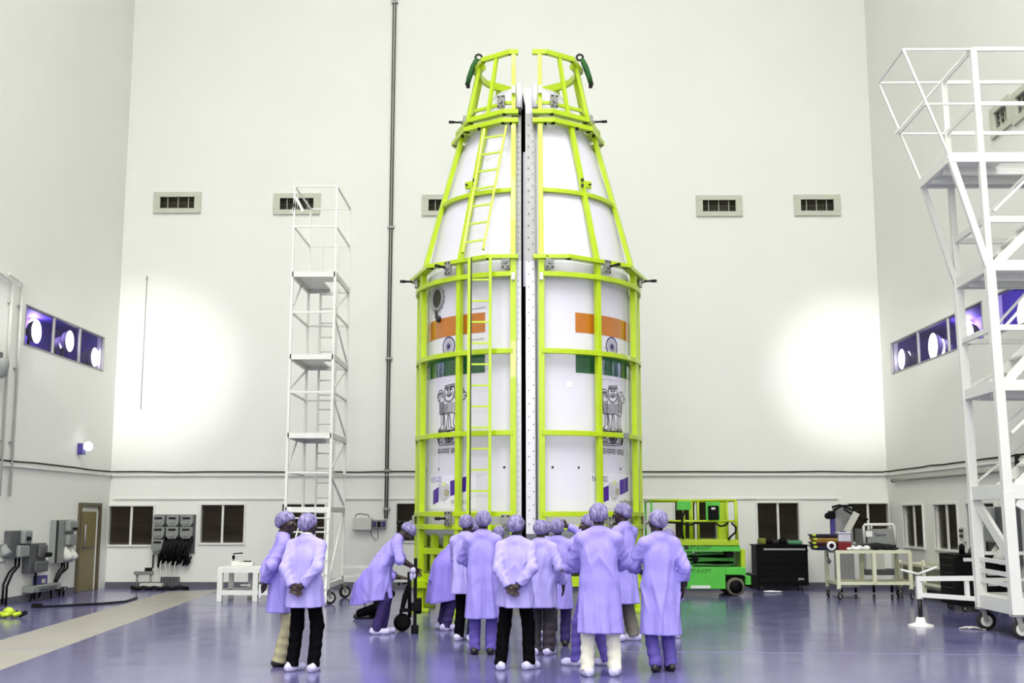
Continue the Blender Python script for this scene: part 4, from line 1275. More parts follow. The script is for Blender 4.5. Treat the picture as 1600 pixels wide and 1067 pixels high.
# ladder on the left frame: two straight flights
t = FRM[-1]
Yl = YC - RF * .951 - .08
xa, xb = x_at(731, Yl), x_at(765, Yl)
zt, zb = z_at(403, Yl), z_at(850, Yl)
for xx, y2 in ((xa, Yl), (xb, Yl)):
    k = MB(); k.bar(V(xx, y2, zb), V(xx, y2, zt), .05, .06, up=(0, 1, 0)); k.build('ladder_stile', M_LIME, t, bevel=.004)
k = MB(); k.bar(V(xa + .035, Yl - .01, zb), V(xa + .035, Yl - .01, zt), .02, .04, up=(0, 1, 0)); k.build('ladder_guide', M_DARKM, t)
for i in range(13):
    z = z_at(437 + i * 33.0 - (0 if i < 5 else .0), Yl)
    k = MB(); k.bar(V(xa, Yl, z), V(xb, Yl, z), .03, .03); k.build('rung', M_LIME, t)
y0_, y1_ = YC - RF * .951 - .06, YC - 1.32 * .951 - .06
z0_, z1_ = LV['flat'], LV['r2a']
A0, A1 = on_y(723, 395, y0_), on_y(757, 202, y1_); B0, B1 = on_y(755, 390, y0_), on_y(791, 197, y1_)
for a, b in ((A0, A1), (B0, B1)):
    k = MB(); k.bar(a, b, .04, .06, up=(0, -1, 0)); k.build('ladder_stile', M_LIME, t, bevel=.004)
for i in range(7):
    f = (i + .55) / 7.1
    k = MB(); k.bar(A0 + (A1 - A0) * f, B0 + (B1 - B0) * f, .035, .03); k.build('rung', M_LIME, t)

# green sling bundles hung on the crown
for s, px, lb in ((-1, 743, 'dark green sling hanging on left side of the crown'), (1, 911, 'dark green sling hanging on right side of the crown')):
    c = on_y(px, 112, YC - .1); t = thing('lifting_sling', c, lb, 'sling', 'green slings at the crown')
    k = MB(); d = s
    for i in range(4):
        o = V(d * (.012 * i), -.03 + .02 * i, 0)
        k.path([c + V(-d * .03, 0, .24) + o, c + V(d * .03, -.04, .1) + o, c + V(d * .1, -.03, -.12) + o, c + V(d * .13, 0, -.24) + o, c + V(d * .1, .06, -.1) + o, c + V(-d * .01, .05, .2) + o], .035, 7)
    k.build('strap', M_DGREEN, t)
    k = MB(); k.path([c + V(-d * .06 + .06 * math.cos(a), -.03, .27 + .06 * math.sin(a)) for a in np.linspace(0, 2 * math.pi, 13)[:-1]], .022, 7, closed=True); k.build('shackle', M_DARKM, t)
    k = MB(); k.box(c + V(d * .14, 0, -.28), (.07, .06, .08)); k.build('strap_end', M_BLACK, t)
# ------------------------------------------------------------------ slender white access tower (left)
def member(parent, p, q, w, name, m=None, h=None, up=(0, 0, 1), bevel=0.0):
    k = MB(); k.bar(p, q, w, h, up); return k.build(name, m or M_STEELW, parent, bevel=bevel)


def rod(parent, p, q, r, name, m=None, n=8):
    k = MB(); k.tube(p, q, r, n); return k.build(name, m or M_STEELW, parent)


TY0, TY1 = 22.0, 23.7
TX0, TX1 = x_at(446, TY0), x_at(515, TY0)
t = thing('access_tower', ((TX0 + TX1) / 2, (TY0 + TY1) / 2, 0), 'slender white access tower standing left of the fairing', 'scaffold tower')
TZ = [z_at(424, TY0), z_at(553, TY0), z_at(676, TY0), z_at(792, TY0)]
ztop = z_at(290, TY0)
for xx in (TX0, TX1):
    for yy in (TY0, TY1):
        member(t, V(xx, yy, .28), V(xx, yy, TZ[0]), .05, 'post', up=(0, 1, 0))
        member(t, V(xx, yy, TZ[0]), V(xx, yy, ztop), .035, 'guard_post', up=(0, 1, 0))
for i, z in enumerate(TZ):
    k = MB(); k.lohi((TX0 - .03, TY0 - .03, z - .07), (TX1 + .03, TY1 + .03, z - .04)); 
    if i < 3:
        k = MB(); k.lohi((TX0, TY0, z - .03), (TX0 + (TX1 - TX0) * .55, TY1, z)); k.lohi((TX0 + (TX1 - TX0) * .55, TY0, z - .03), (TX1, TY0 + .85, z))
        k.build('deck', M_STEELW, t)
    for a, b in (((TX0, TY0), (TX1, TY0)), ((TX1, TY0), (TX1, TY1)), ((TX1, TY1), (TX0, TY1)), ((TX0, TY1), (TX0, TY0))):
        member(t, V(*a, z - .05), V(*b, z - .05), .05, 'deck_beam', h=.10)
for py in (353, 290):
    z = z_at(py, TY0)
    for a, b in (((TX0, TY0), (TX1, TY0)), ((TX1, TY0), (TX1, TY1)), ((TX1, TY1), (TX0, TY1)), ((TX0, TY1), (TX0, TY0))):
        member(t, V(*a, z), V(*b, z), .03, 'guard_rail')
for py in (487, 612, 738):
    z = z_at(py, TY0)
    for a, b in (((TX0, TY0), (TX1, TY0)), ((TX1, TY0), (TX1, TY1)), ((TX1, TY1), (TX0, TY1)), ((TX0, TY1), (TX0, TY0))):
        member(t, V(*a, z), V(*b, z), .035, 'mid_rail')
zl = [TZ[0], z_at(487, TY0), TZ[1], z_at(612, TY0), TZ[2], z_at(738, TY0), TZ[3], .35]
for i in range(len(zl) - 1):
    za, zb = zl[i], zl[i + 1]
    if i % 2 == 0:
        member(t, V(TX0, TY1 if i % 4 else TY0 + .9, za - .1), V(TX0, TY0, zb + .05), .03, 'brace')
        member(t, V(TX1, TY1, za - .1), V(TX1, TY0, zb + .05), .03, 'brace')
    else:
        member(t, V(TX1, TY0, za - .05), V(TX1, TY1, zb + .05), .03, 'brace')
# ladder inside, far side
for xx in (TX0 + .28, TX0 + .62):
    member(t, V(xx, TY1 - .12, .3), V(xx, TY1 - .12, TZ[0] + .9), .04, 'ladder_stile', up=(0, 1, 0))
nr = int((TZ[0] + .7 - .5) / .3)
for i in range(nr):
    z = .5 + i * .3; rod(t, V(TX0 + .28, TY1 - .12, z), V(TX0 + .62, TY1 - .12, z), .014, 'rung')
# props at the top (white inverted V)
member(t, on_y(457, 333, TY0), on_y(463, 309, TY0), .035, 'top_prop'); member(t, on_y(463, 309, TY0), on_y(474, 331, TY0), .05, 'top_prop')
# bottom frame, outrigger, wheels, step ladder
for a, b in (((TX0, TY0), (TX1, TY0)), ((TX1, TY0), (TX1, TY1)), ((TX1, TY1), (TX0, TY1)), ((TX0, TY1), (TX0, TY0))):
    member(t, V(*a, .35), V(*b, .35), .07, 'base_beam', h=.1)
for i, xx in enumerate((TX0 + .1, TX1 + .0)):
    member(t, V(xx, TY0 - .28 + .02 * i, .05), V(xx - .02, TY0, TZ[3]), .05, 'step_stile', up=(0, 1, 0))
for i in range(6):
    z = .3 + i * .26; f = z / TZ[3]
    member(t, V(TX0 + .1, TY0 - .28 * (1 - f), z), V(TX1, TY0 - .28 * (1 - f), z), .09, 'step', h=.025)
p0 = V(TX1, TY1, .62); p1 = on_y(598, 888, TY1)
member(t, p0, V(p1[0], TY1, .62), .06, 'outrigger'); member(t, V(TX1, TY1, .42), V(p1[0], TY1, .5), .05, 'outrigger')
for xx in (p1[0] - .35, p1[0] - .02):
    rod(t, V(xx, TY1, .06), V(xx, TY1, .85 if xx > p1[0] - .1 else .55), .022, 'screw_jack', M_DARKM); k = MB(); k.cyl(V(xx, TY1, 0), (0, 0, 1), .13, .035, 16); k.build('jack_plate', M_STEELW, t)
for xx, yy in ((TX0, TY0), (TX0, TY1), (TX1, TY0), (TX1 + .02, TY1)):
    caster(t, V(xx, yy, .28), .12, .6)

# ------------------------------------------------------------------ large white stair tower (right)
A = V(6.66, 17.25); B = V(6.62, 15.95); Cc = V(8.22, 15.95); D = V(8.22, 17.25)
t = thing('stair_tower', ((A[0] + Cc[0]) / 2, 16.6, 0), 'large white stair tower on wheels at the right edge', 'scaffold tower')
Z = dict(base=.48, beam=z_at(768, 15.95), d1=z_at(603, 15.95), r1=z_at(513, 15.95), d2=z_at(417, 15.95), r2=z_at(345, 15.95), d3=z_at(249, 15.95), r3=z_at(165, 15.95), r4=z_at(80, 15.95))
FL = .55                       # how far the top flares out to the left
zf0 = Z['d2'] + .1


def flare(z):
    return max(0.0, (z - zf0) / (Z['r4'] - zf0)) * 1.05


lean = lambda z: 0.018 * z      # the posts lean a little inwards
PT = lambda c, z: V(c[0] - lean(z) * (.8 if c[0] < 7 else .2), c[1], z)
for c in (A, B, Cc, D):
    m1 = member(t, PT(c, .3), PT(c, Z['beam']), .15 if c is A or c is B else .12, 'post', h=.12, up=(0, 1, 0), bevel=.006)
    member(t, PT(c, Z['beam']), PT(c, Z['d2']), .13, 'post', h=.10, up=(0, 1, 0), bevel=.005)
    member(t, PT(c, Z['d2']), PT(c, Z['r4']), .086, 'post', h=.093, up=(0, 1, 0), bevel=.005)
for c in (A, B):               # outward leaning posts of the top cage
    q = PT(c, Z['d2']); member(t, q + V(0, 0, -.1), V(q[0] - flare(Z['d3']) * .92, c[1], Z['d3']), .09 if c is B else .07, 'flared_strut', h=.07, up=(0, 1, 0))
    member(t, V(q[0] - flare(Z['d3']) * .92, c[1], Z['d3']), V(q[0] - flare(Z['r4']), c[1], Z['r4']), .032, 'flared_post', up=(0, 1, 0))
    for key in ('r3', 'r4'):
        member(t, PT(c, Z[key]), V(q[0] - flare(Z[key]), c[1], Z[key]), .028, 'cage_rail')
for key in ('r3', 'r4'):
    qa, qb = PT(A, Z['d2']), PT(B, Z['d2'])
    member(t, V(qa[0] - flare(Z[key]), A[1], Z[key]), V(qb[0] - flare(Z[key]), B[1], Z[key]), .028, 'cage_rail')
member(t, V(PT(A, 0)[0] - .9, A[1], Z['r3']), V(PT(B, 0)[0] - .16, B[1], Z['r4']), .026, 'cage_brace')


def deckring(z, x0a, x0b, w, h, nm):
    P = [V(x0a, A[1], z), V(x0b, B[1], z), V(Cc[0], Cc[1], z), V(D[0], D[1], z)]
    for i in range(4): member(t, P[i], P[(i + 1) % 4], w, nm, h=h, bevel=.004)


for key, w, h in (('beam', .08, .2), ('d1', .08, .15), ('r1', .05, .08), ('d2', .08, .15), ('r2', .05, .09), ('r3', .04, .06), ('r4', .04, .06)):
    deckring(Z[key], PT(A, Z[key])[0], PT(B, Z[key])[0], w, h, 'deck_beam' if key[0] in 'db' else 'guard_rail')
qa = PT(A, Z['d2'])[0] - flare(Z['d3']) * .92; qb = PT(B, Z['d2'])[0] - flare(Z['d3']) * .92
deckring(Z['d3'], qa, qb, .08, .14, 'deck_beam')
for key, x0 in (('d1', PT(A, Z['d1'])[0]), ('d2', PT(A, Z['d2'])[0]), ('d3', qa)):
    k = MB(); z = Z[key]; k.lohi((x0, A[1] - .7, z - .03), (Cc[0], D[1], z)); k.lohi((x0, B[1], z - .03), (x0 + .75, A[1] - .7, z)); k.build('deck', M_STEELW, t)
    for yy in (16.35, 16.8):
        member(t, V(x0, yy, z - .08), V(Cc[0], yy, z - .08), .06, 'joist', h=.1)
for (za, zb, yy) in (('d1', 'd2', 16.2), ('beam', 'd1', 16.2), ('d2', 'd3', 16.2)):
    for dy in (-.22, .32):
        a = V(PT(B, Z[za])[0] + .12, yy + dy, Z[za] + .05); b = V(Cc[0] - .05, yy + dy, Z[zb] - .1)
        member(t, a, b, .05, 'stringer', h=.12)
        member(t, a + V(0, 0, .75), b + V(0, 0, .75), .035, 'handrail')
    for i in range(6):
        f = (i + .5) / 6; a = V(PT(B, Z[za])[0] + .12, yy - .22, Z[za] + .05); b = V(Cc[0] - .05, yy - .22, Z[zb] - .1)
        p = a + (b - a) * f; member(t, p, p + V(0, .54, 0), .2, 'tread', h=.03)
for yy in (A[1], ):
    member(t, V(A[0] - .02, yy, Z['d1'] + .1), V(Cc[0], yy, Z['r1'] + .25), .03, 'brace'); member(t, V(A[0] - .05, yy, Z['beam'] + .1), V(Cc[0], yy, Z['d1'] - .1), .03, 'brace')
# bottom bay: heavy diagonal plate, rails, base
member(t, V(A[0], A[1], Z['beam'] - .1), V(B[0] + .0, B[1], 1.02), .05, 'diagonal_plate', h=.17)
member(t, V(B[0] + .1, B[1], Z['beam'] - .12), V(Cc[0], B[1], .9), .05, 'diagonal_plate', h=.15)
for z in (.86, 1.02, .72):
    member(t, V(A[0], A[1], z), V(B[0], B[1], z - .02), .04, 'step_rail', h=.06); 
for z in (.72, 1.1):
    member(t, V(A[0], A[1], z), V(D[0], D[1], z), .05, 'step_rail')
deckring(Z['base'] - .06, A[0], B[0], .105, .2, 'base_beam')
k = MB(); k.lohi((A[0], B[1], Z['base'] + .03), (Cc[0], A[1], Z['base'] + .06)); k.build('base_deck', M_STEELW, t)
p = on_z(1439, 978); q0 = V(A[0], A[1], .74); q1 = V(A[0], A[1], .44)
member(t, V(p[0], p[1], .70), q0, .07, 'outrigger'); member(t, V(p[0], p[1], .46), q1, .065, 'outrigger')
member(t, V(p[0], p[1], .40), V(p[0], p[1], .74), .08, 'outrigger_end', up=(0, 1, 0)); f = .78
member(t, V(p[0], p[1], .46) * (1 - f) + q1 * f, V(p[0], p[1], .70) * (1 - f) + q0 * f, .06, 'outrigger_web', up=(0, 1, 0))
rod(t, V(p[0], p[1], .1), V(p[0], p[1], .42), .032, 'screw_jack', M_DARKM)
k = MB(); k.lathe([(.19, 0), (.19, .02), (.08, .05), (.06, .13), (1e-4, .13)], V(p[0], p[1], 0), (0, 0, 1), 20); k.build('jack_plate', M_STEELW, t)
rod(t, V(p[0] - .25, p[1] + .05, .83), V(p[0], p[1], .77), .018, 'crank'); rod(t, V(p[0], p[1], .77), V(p[0] + .26, p[1] - .1, .88), .018, 'crank')
for c, a in ((A, -.2), (B, -.1), (Cc, .2), (D, .3)):
    caster(t, V(c[0], c[1], .33), .135, a)

# ------------------------------------------------------------------ scissor lift
LY = 24.3
t = thing('scissor_lift', (x_at(1085, LY), LY + .6, 0), 'lime and green scissor lift parked right of the fairing', 'scissor lift')
X0, X1 = x_at(1016, LY), x_at(1152, LY)
zz = lambda py: z_at(py, LY)
def lbox(name, pxa, pxb, ya, yb, d0, d1, m, bevel=.01, parent=None):
    k = MB(); k.lohi((x_at(pxa, LY), LY + d0, zz(yb)), (x_at(pxb, LY), LY + d1, zz(ya))); return k.build(name, m, parent or t, bevel=bevel)
lbox('chassis', 1018, 1131, 886, 920, 0, 1.25, M_GREEN); lbox('chassis_nose', 1131, 1163, 886, 898, .0, 1.25, M_GREEN)
lbox('upper_chassis', 1018, 1155, 852, 861.5, 0, 1.2, M_GREEN)
lbox('platform_deck', 1016, 1153, 843, 852, -.03, 1.25, M_LIME)
lbox('end_panel', 1156, 1163, 858, 892, .02, 1.2, M_LIME)
lbox('battery_tray', 1128, 1160, 899, 905, .12, 1.1, M_BLACK); lbox('step_bracket', 1163, 1172, 900, 914, .1, .5, M_GREEN); lbox('step_plate', 1172, 1182, 898, 919, .05, 1.0, M_BLACK)
for i, (a, b, dz) in enumerate(((1020, 1082, 0), (1030, 1150, .3))):
    for j, (ya, yb) in enumerate(((866, 869), (871, 874), (876, 879), (881, 884))):
        k = MB(); p = V(x_at(a, LY), LY + .15 + dz, zz(ya if (i + j) % 2 else yb)); q = V(x_at(b, LY), LY + .15 + dz, zz(yb + 2 if (i + j) % 2 else ya - 2)); k.bar(p, q, .06, .07); k.build('scissor_arm', M_GREEN, t)
for px in (1085, 1140):
    k = MB(); k.cyl(V(x_at(px, LY), LY + .05, zz(873 if px < 1100 else 865)), (0, 1, 0), .07, .5, 14); k.build('pivot', M_BLACK, t)
lbox('cylinder_cover', 1092, 1152, 864, 884, .45, .9, M_GREEN)
for px, d in ((1147, .0), (1147, 1.0), (1030, .0), (1030, 1.0)):
    r = .19; c = V(x_at(px, LY), LY + d + .02, r); k = MB()
    k.lathe([(.1, 0), (r * .86, -.01), (r, .03), (r, .2), (r * .86, .23), (.1, .22)], c, (0, 1, 0), 28); w = k.build('wheel', mat('grey_tyre', rgb(112, 106, 92), .7, var=.15), t)
    k = MB(); k.lathe([(1e-4, -.005), (r * .72, -.015), (r * .74, .02)], c, (0, 1, 0), 24); k.build('hub', M_BLACK, w)
# guard rails
TOP, MID, BOT = zz(782), zz(814.5), zz(843)
for yy in (LY, LY + 1.2):
    for px in (1018, 1081, 1091, 1136, 1150):
        w = .045 if px not in (1150,) else .07
        k = MB(); k.tube(V(x_at(px, LY), yy, BOT), V(x_at(px, LY), yy, TOP), .024 if px != 1150 else .035, 10); k.build('rail_post', M_LIME if px > 1020 else M_GREEN, t)
    for z, r in ((TOP, .028), (MID, .024)):
        k = MB(); k.tube(V(x_at(1016, LY), yy, z), V(x_at(1151, LY), yy, z), r, 10); k.build('guard_rail', M_LIME, t)
for px in (1018, 1150):
    for z in (TOP, MID):
        k = MB(); k.tube(V(x_at(px, LY), LY, z), V(x_at(px, LY), LY + 1.2, z), .026, 10); k.build('guard_rail', M_LIME, t)
lbox('gate_panel', 1136, 1152, 784, 845, 1.15, 1.2, M_LIME)
lbox('control_box', 1058, 1079, 783, 797, -.06, .12, M_GREEN); cb = lbox('manual_case', 1103, 1125, 784, 813, -.02, .02, M_GREEN)
lbox('case_pouch', 1106, 1123, 790, 812, -.06, -.02, M_BLACK, bevel=.03); lbox('case_label', 1111, 1117, 793, 796, -.065, -.06, M_PAPER, 0)
for pts in ([(1042, 816), (1065, 817), (1075, 821), (1085, 817), (1118, 817), (1125, 822), (1132, 821), (1138, 816)], [(1070, 797), (1066, 812), (1064, 830), (1068, 842)], [(1143, 817), (1150, 824), (1149, 832), (1142, 838), (1138, 843)]):
    k = MB(); k.path([on_y(x, y, LY - .06) for x, y in pts], .022, 7); k.build('control_cable', M_CABLE, t)
flat_text('LIFT-A-LOFT', V(x_at(1074, LY), LY, zz(858.6)), (1, 0, 0), (0, 0, 1), x_at(1111, LY) - x_at(1074.5, LY), zz(853.2) - zz(858.6), 'brand_lettering', M_INK, t)
flat_text('LIFT-A-LOFT', V(x_at(1073, LY), LY, zz(894.5)), (1, 0, 0), (0, 0, 1), x_at(1109, LY) - x_at(1073, LY), zz(889) - zz(894.5), 'brand_lettering', M_INK, t)
for py in (855.5, 892): lbox('brand_mark', 1068, 1074, py - 3, py + 3, -.006, 0, M_INK, 0)
lbox('data_plate', 1077, 1107, 914.5, 919, -.006, 0, M_PAPER, 0)

# ------------------------------------------------------------------ black roller cabinet beside the lift
CY = 26.0
xa, xb = x_at(1180, CY), x_at(1260, CY); zt, zb = z_at(853, CY), .12
t = thing('tool_cabinet', ((xa + xb) / 2, CY + .3, 0), 'black roller tool cabinet between scissor lift and cream trolley', 'tool cabinet')
k = MB(); k.lohi((xa, CY, zb), (xb, CY + .6, zt)); k.build('body', M_BLACK, t, bevel=.015)
for i in range(5):
    z0 = zb + .05 + (zt - zb - .16) * i / 5; z1 = zb + .05 + (zt - zb - .16) * (i + 1) / 5
    k = MB(); k.lohi((xa + .04, CY - .012, z0 + .006), (xb - .04, CY, z1 - .006)); d = k.build('drawer', M_BLACK, t, bevel=.004)
k = MB(); k.lohi((xa + .16, CY - .03, zt - .09), (xb - .06, CY - .005, zt - .05)); k.build('trim_strip', M_ALU, t)
k = MB(); k.lohi((xa - .02, CY - .03, zt), (xb + .02, CY + .62, zt + .03)); k.build('top_mat', M_BLACK, t)
k = MB(); k.tube((xb + .02, CY + .1, zt - .1), (xb + .02, CY + .5, zt - .1), .02); k.build('side_handle', M_DARKM, t)
flat_text('SPM', V(x_at(1243.5, CY), CY - .012, z_at(906, CY)), (1, 0, 0), (0, 0, 1), x_at(1252, CY) - x_at(1243.5, CY), z_at(902.8, CY) - z_at(906, CY), 'badge', M_PAPER, t)
for xx in (xa + .12, xb - .12):
    for yy in (CY + .1, CY + .5): caster(t, V(xx, yy, .13), .055, 1.2)
for i, (px, w, h, m, nm, lb) in enumerate(((1189, .16, .14, mat('olive_canvas', rgb(120, 128, 44), .8, var=.2, scale=20), 'tool_roll', 'yellow and black tool roll on the black cabinet'), (1200, .13, .13, M_BLACK, 'torch_case', 'small black case left on top of the black cabinet'),
                                          (1210, .14, .08, M_DARKM, 'torque_tool', 'dark hand tool in the middle of the black cabinet top'), (1221, .15, .13, M_BLACK, 'camera_bag', 'small black bag on the black cabinet near the green pad'),
                                          (1239, .33, .09, mat('green_pad', rgb(80, 140, 100), .7, var=.15), 'green_pad', 'folded green pad on the right of the black cabinet'))):
    c = V(x_at(px, CY + .3), CY + .3, zt + .03); t2 = thing(nm, c, lb, 'bag' if 'bag' in nm or 'case' in nm or 'roll' in nm else ('pad' if 'pad' in nm else 'tool'))
    k = MB(); k.box(c + V(0, 0, h / 2), (w, .26, h)); k.build('body', m, t2, bevel=min(w, h) * .3)
    k = MB(); k.path([c + V(-w * .3, -.08, h * .9), c + V(-w * .15, -.08, h * 1.15), c + V(w * .15, -.08, h * 1.15), c + V(w * .3, -.08, h * .9)], .012, 6); k.build('handle' if nm != 'green_pad' else 'strap', M_BLACK, t2)
p = on_z(1204, 926); k = MB(); k.ball(V(p[0], p[1], .025), (.16, .08, .025)); k.ball(V(p[0] + .14, p[1] + .02, .02), (.12, .06, .02)); tag(k.build('rag', M_PAPER), 'crumpled white rag on floor before the black cabinet', 'rag')

# ------------------------------------------------------------------ cream trolley with its load
K0, K1 = 23.3, 24.15
kx0, kx1 = x_at(1306, K0), x_at(1418, K0)
t = thing('cream_trolley', ((kx0 + kx1) / 2, 23.7, 0), 'cream steel trolley on casters loaded with bins and cloth', 'trolley')
zt, zl = z_at(862, K0), z_at(911, K0)
for xx in (kx0, kx1):
    for yy in (K0, K1):
        member(t, V(xx, yy, .2), V(xx, yy, zt), .07, 'leg', M_CREAM, up=(0, 1, 0), bevel=.005)
        caster(t, V(xx, yy, .22), .07, .9, M_RUBBER)
for f in (.5,):
    for yy in (K0, K1): member(t, V(kx0 + (kx1 - kx0) * f, yy, zl), V(kx0 + (kx1 - kx0) * f, yy, zt), .07, 'upright', M_CREAM, up=(0, 1, 0))
for z in (zt, zl):
    for a, b in (((kx0, K0), (kx1, K0)), ((kx1, K0), (kx1, K1)), ((kx1, K1), (kx0, K1)), ((kx0, K1), (kx0, K0))): member(t, V(*a, z), V(*b, z), .05, 'frame_rail', M_CREAM, h=.06)
k = MB(); k.lohi((kx0, K0, zt), (kx1, K1, zt + .025)); k.build('top_shelf', M_CREAM, t); k = MB(); k.lohi((kx0, K0, zl - .02), (kx1, K1, zl)); k.build('bottom_shelf', M_CREAM, t)
zt += .025
KX = lambda px: x_at(px, K0 + .3)
KZ = lambda py: z_at(py, K0 + .3)
cols = (M_BIN, M_BINY, M_BINR, M_BIN)
nms = ('dark navy bin, topmost of the stack on the cream trolley', 'mustard bin, second from top of the trolley stack', 'maroon bin, third from top of the trolley stack', 'dark navy bin at the bottom of the trolley stack')
bh = (KZ(835) - zt) / 4
for i in range(4):
    z0 = zt + bh * (3 - i); w0 = KX(1304) - KX(1268)
    c = V(KX(1286) + .02 * (i % 2), K0 + .4, z0); t2 = thing('storage_bin', c, nms[i], 'bin', 'stacked bins on the trolley')
    k = MB(); b = .03
    P = [c + V(sx * (w0 / 2 - (b if lo else 0)), sy * (.25 - (b if lo else 0)), 0 if lo else bh * .96) for lo in (1, 0) for sx, sy in ((-1, -1), (1, -1), (1, 1), (-1, 1))]
    k.add(P, [(3, 2, 1, 0), (0, 1, 5, 4), (1, 2, 6, 5), (2, 3, 7, 6), (3, 0, 4, 7)])
    Q = [p * .92 + c * .08 for p in P]; k.add([V(q[0], q[1], P[j][2] + (.01 if j < 4 else 0)) for j, q in enumerate(Q)], [(0, 1, 2, 3), (4, 5, 1, 0), (5, 6, 2, 1), (6, 7, 3, 2), (7, 4, 0, 3)])
    k.build('tub', cols[i], t2)
    k = MB()
    for a, bq in (((-1, -1), (1, -1)), ((1, -1), (1, 1)), ((1, 1), (-1, 1)), ((-1, 1), (-1, -1))): k.bar(c + V(a[0] * w0 / 2, a[1] * .25, bh * .94), c + V(bq[0] * w0 / 2, bq[1] * .25, bh * .94), .03, .02)
    k.build('rim', cols[i], t2); k = MB(); k.box(c + V(-w0 / 2, -.24, bh * .9), (.06, .06, .04)); k.build('corner_clip', M_YEL, t2)
c = V(KX(1314), K0 + .2, zt); t2 = thing('container', c, 'clear lidded tub of dark red contents on the trolley', 'container')
w0 = KX(1322) - KX(1302); k = MB(); k.box(c + V(0, 0, .085), (w0, .24, .17)); k.build('red_contents', M_RED, t2, bevel=.02)
k = MB(); k.box(c + V(0, 0, .25), (w0 * .98, .24, .16)); k.build('tub_wall', M_CLEAR, t2, bevel=.02); k = MB(); k.box(c + V(0, 0, .345), (w0 * 1.08, .27, .035)); k.build('lid', M_CLEAR, t2, bevel=.01); k = MB(); k.box(c + V(0, 0, .372), (.1, .08, .025)); k.build('lid_knob', M_NAVY, t2)
c = V(KX(1293), K0 + .1, zt); t2 = thing('tape_roll', c, 'white tape roll standing before the trolley bins', 'tape')
k = MB(); k.lathe([(.05, -.03), (.09, -.03), (.09, .03), (.05, .03), (.05, -.03)], c + V(0, 0, .09), (0, 1, 0), 20); k.build('roll', M_PAPER, t2)
c = V(KX(1368), K0 + .45, zt); t2 = thing('black_cloth', c, 'black cloth heaped on the right end of the trolley', 'cloth')
k = MB()
for dx, rx, rz in ((-.18, .16, .1), (.02, .2, .12), (.22, .2, .1), (.36, .12, .05)): k.ball(c + V(dx, .02 * math.sin(dx * 9), rz * .62), (rx, .17, rz * .62), 14, 8)
k.build('folds', M_CLOTHB, t2)
c = V(KX(1336), K0 + .13, zt); t2 = thing('white_rag', c, 'crumpled white rags in the middle of the trolley top', 'cloth')
k = MB()
for i in range(6): k.ball(c + V(-.2 + .07 * i, .04 * math.sin(i * 2), .035 + .015 * (i % 2)), (.07, .1, .035 + .015 * (i % 2)), 10, 6)
k.build('folds', M_PAPER, t2)
p = V(x_at(1290, K1), K1 - .055, KZ(872) + .02); t2 = thing('hanging_tag', p, 'grey tag hanging from the left end of the trolley', 'tag')
k = MB(); k.path([p + V(-.0, .03, .1), p + V(0, 0, .02), p + V(.01, 0, -.05)], .008, 6); k.build('string', M_CABLE, t2); k = MB(); k.prism([(-.05, 0), (0, -.07), (.05, 0), (0, .07)], (1, 0, 0), (0, 0, 1), p + V(0.02, 0, -.1), .01); k.build('card', M_BOXG, t2)

# ------------------------------------------------------------------ mast lift standing behind the trolley
GY = 25.2
gx = lambda px: x_at(px, GY)
gz = lambda py: z_at(py, GY)
t = thing('mast_lift', (gx(1340), GY + .3, 0), 'aluminium mast lift with grey basket behind the cream trolley', 'mast lift')
for i, (pa, pb) in enumerate(((1304, 1311), (1311, 1317), (1317, 1323), (1323, 1329), (1329, 1336))):
    top = 790 + i * 1.2 if i < 2 else 789
    k = MB(); xa, xb = gx(pa), gx(pb); yy = GY + .05 * i
    k.prism([(0, 0), (xb - xa, 0), (xb - xa, .03), (.02, .03), (.02, .15), (xb - xa, .15), (xb - xa, .18), (0, .18)], (1, 0, 0), (0, 1, 0), (xa, yy, .25), gz(top) - .25); k.build('mast_section', M_ALU, t)
k = MB(); k.lohi((gx(1303), GY - .05, .12), (gx(1338), GY + .5, .26)); k.build('base', M_GREYM, t, bevel=.01)
k = MB(); k.lohi((gx(1297), GY - .05, gz(838)), (gx(1304), GY + .06, gz(800))); k.build('drive_unit', M_BLUEB, t, bevel=.02)
k = MB(); k.cyl(V(gx(1293), GY - .1, gz(806)), (0, 1, 0), .07, .1, 16); k.build('pulley', M_BLACK, t); k = MB(); k.box(V(gx(1299), GY - .02, gz(804)), (.14, .14, .16)); k.build('motor', M_BLACK, t, bevel=.02)
k = MB(); k.bar(V(gx(1318), GY - .18, gz(833)), V(gx(1336), GY - .18, gz(800)), .05, .14, up=(0, -1, 0)); k = MB(); k.bar(V(gx(1316), GY - .18, gz(834)), V(gx(1335), GY - .18, gz(801)), .14, .03, up=(0, -1, 0)); k.build('pale_cover', M_BOXW, t, bevel=.004)
for pts in ([(1300, 792), (1312, 789), (1325, 794), (1338, 800), (1346, 798)], [(1318, 795), (1326, 800), (1336, 806), (1348, 812), (1356, 811)], [(1303, 797), (1316, 790), (1334, 790)]):
    k = MB(); k.path([on_y(x, y, GY - .12) for x, y in pts], .025, 6); k.build('chain', M_CABLE, t)
k = MB(); k.lohi((gx(1343), GY - .35, gz(855)), (gx(1390), GY - .31, gz(826))); k.build('basket_panel', M_BOXG, t, bevel=.005)
for pa in (1343, 1387):
    k = MB(); k.lohi((gx(pa), GY - .35, gz(856)), (gx(pa + 3), GY + .4, gz(826))); k.build('basket_side', M_BOXG, t)
k = MB(); k.path([V(gx(1342), GY - .36, gz(850)), V(gx(1341), GY - .36, gz(822)), V(gx(1343), GY - .36, gz(819.5)), V(gx(1386), GY - .36, gz(819)), V(gx(1388), GY - .36, gz(822)), V(gx(1389), GY - .36, gz(850))], .03, 8); k.build('basket_rail', M_STEELW, t)
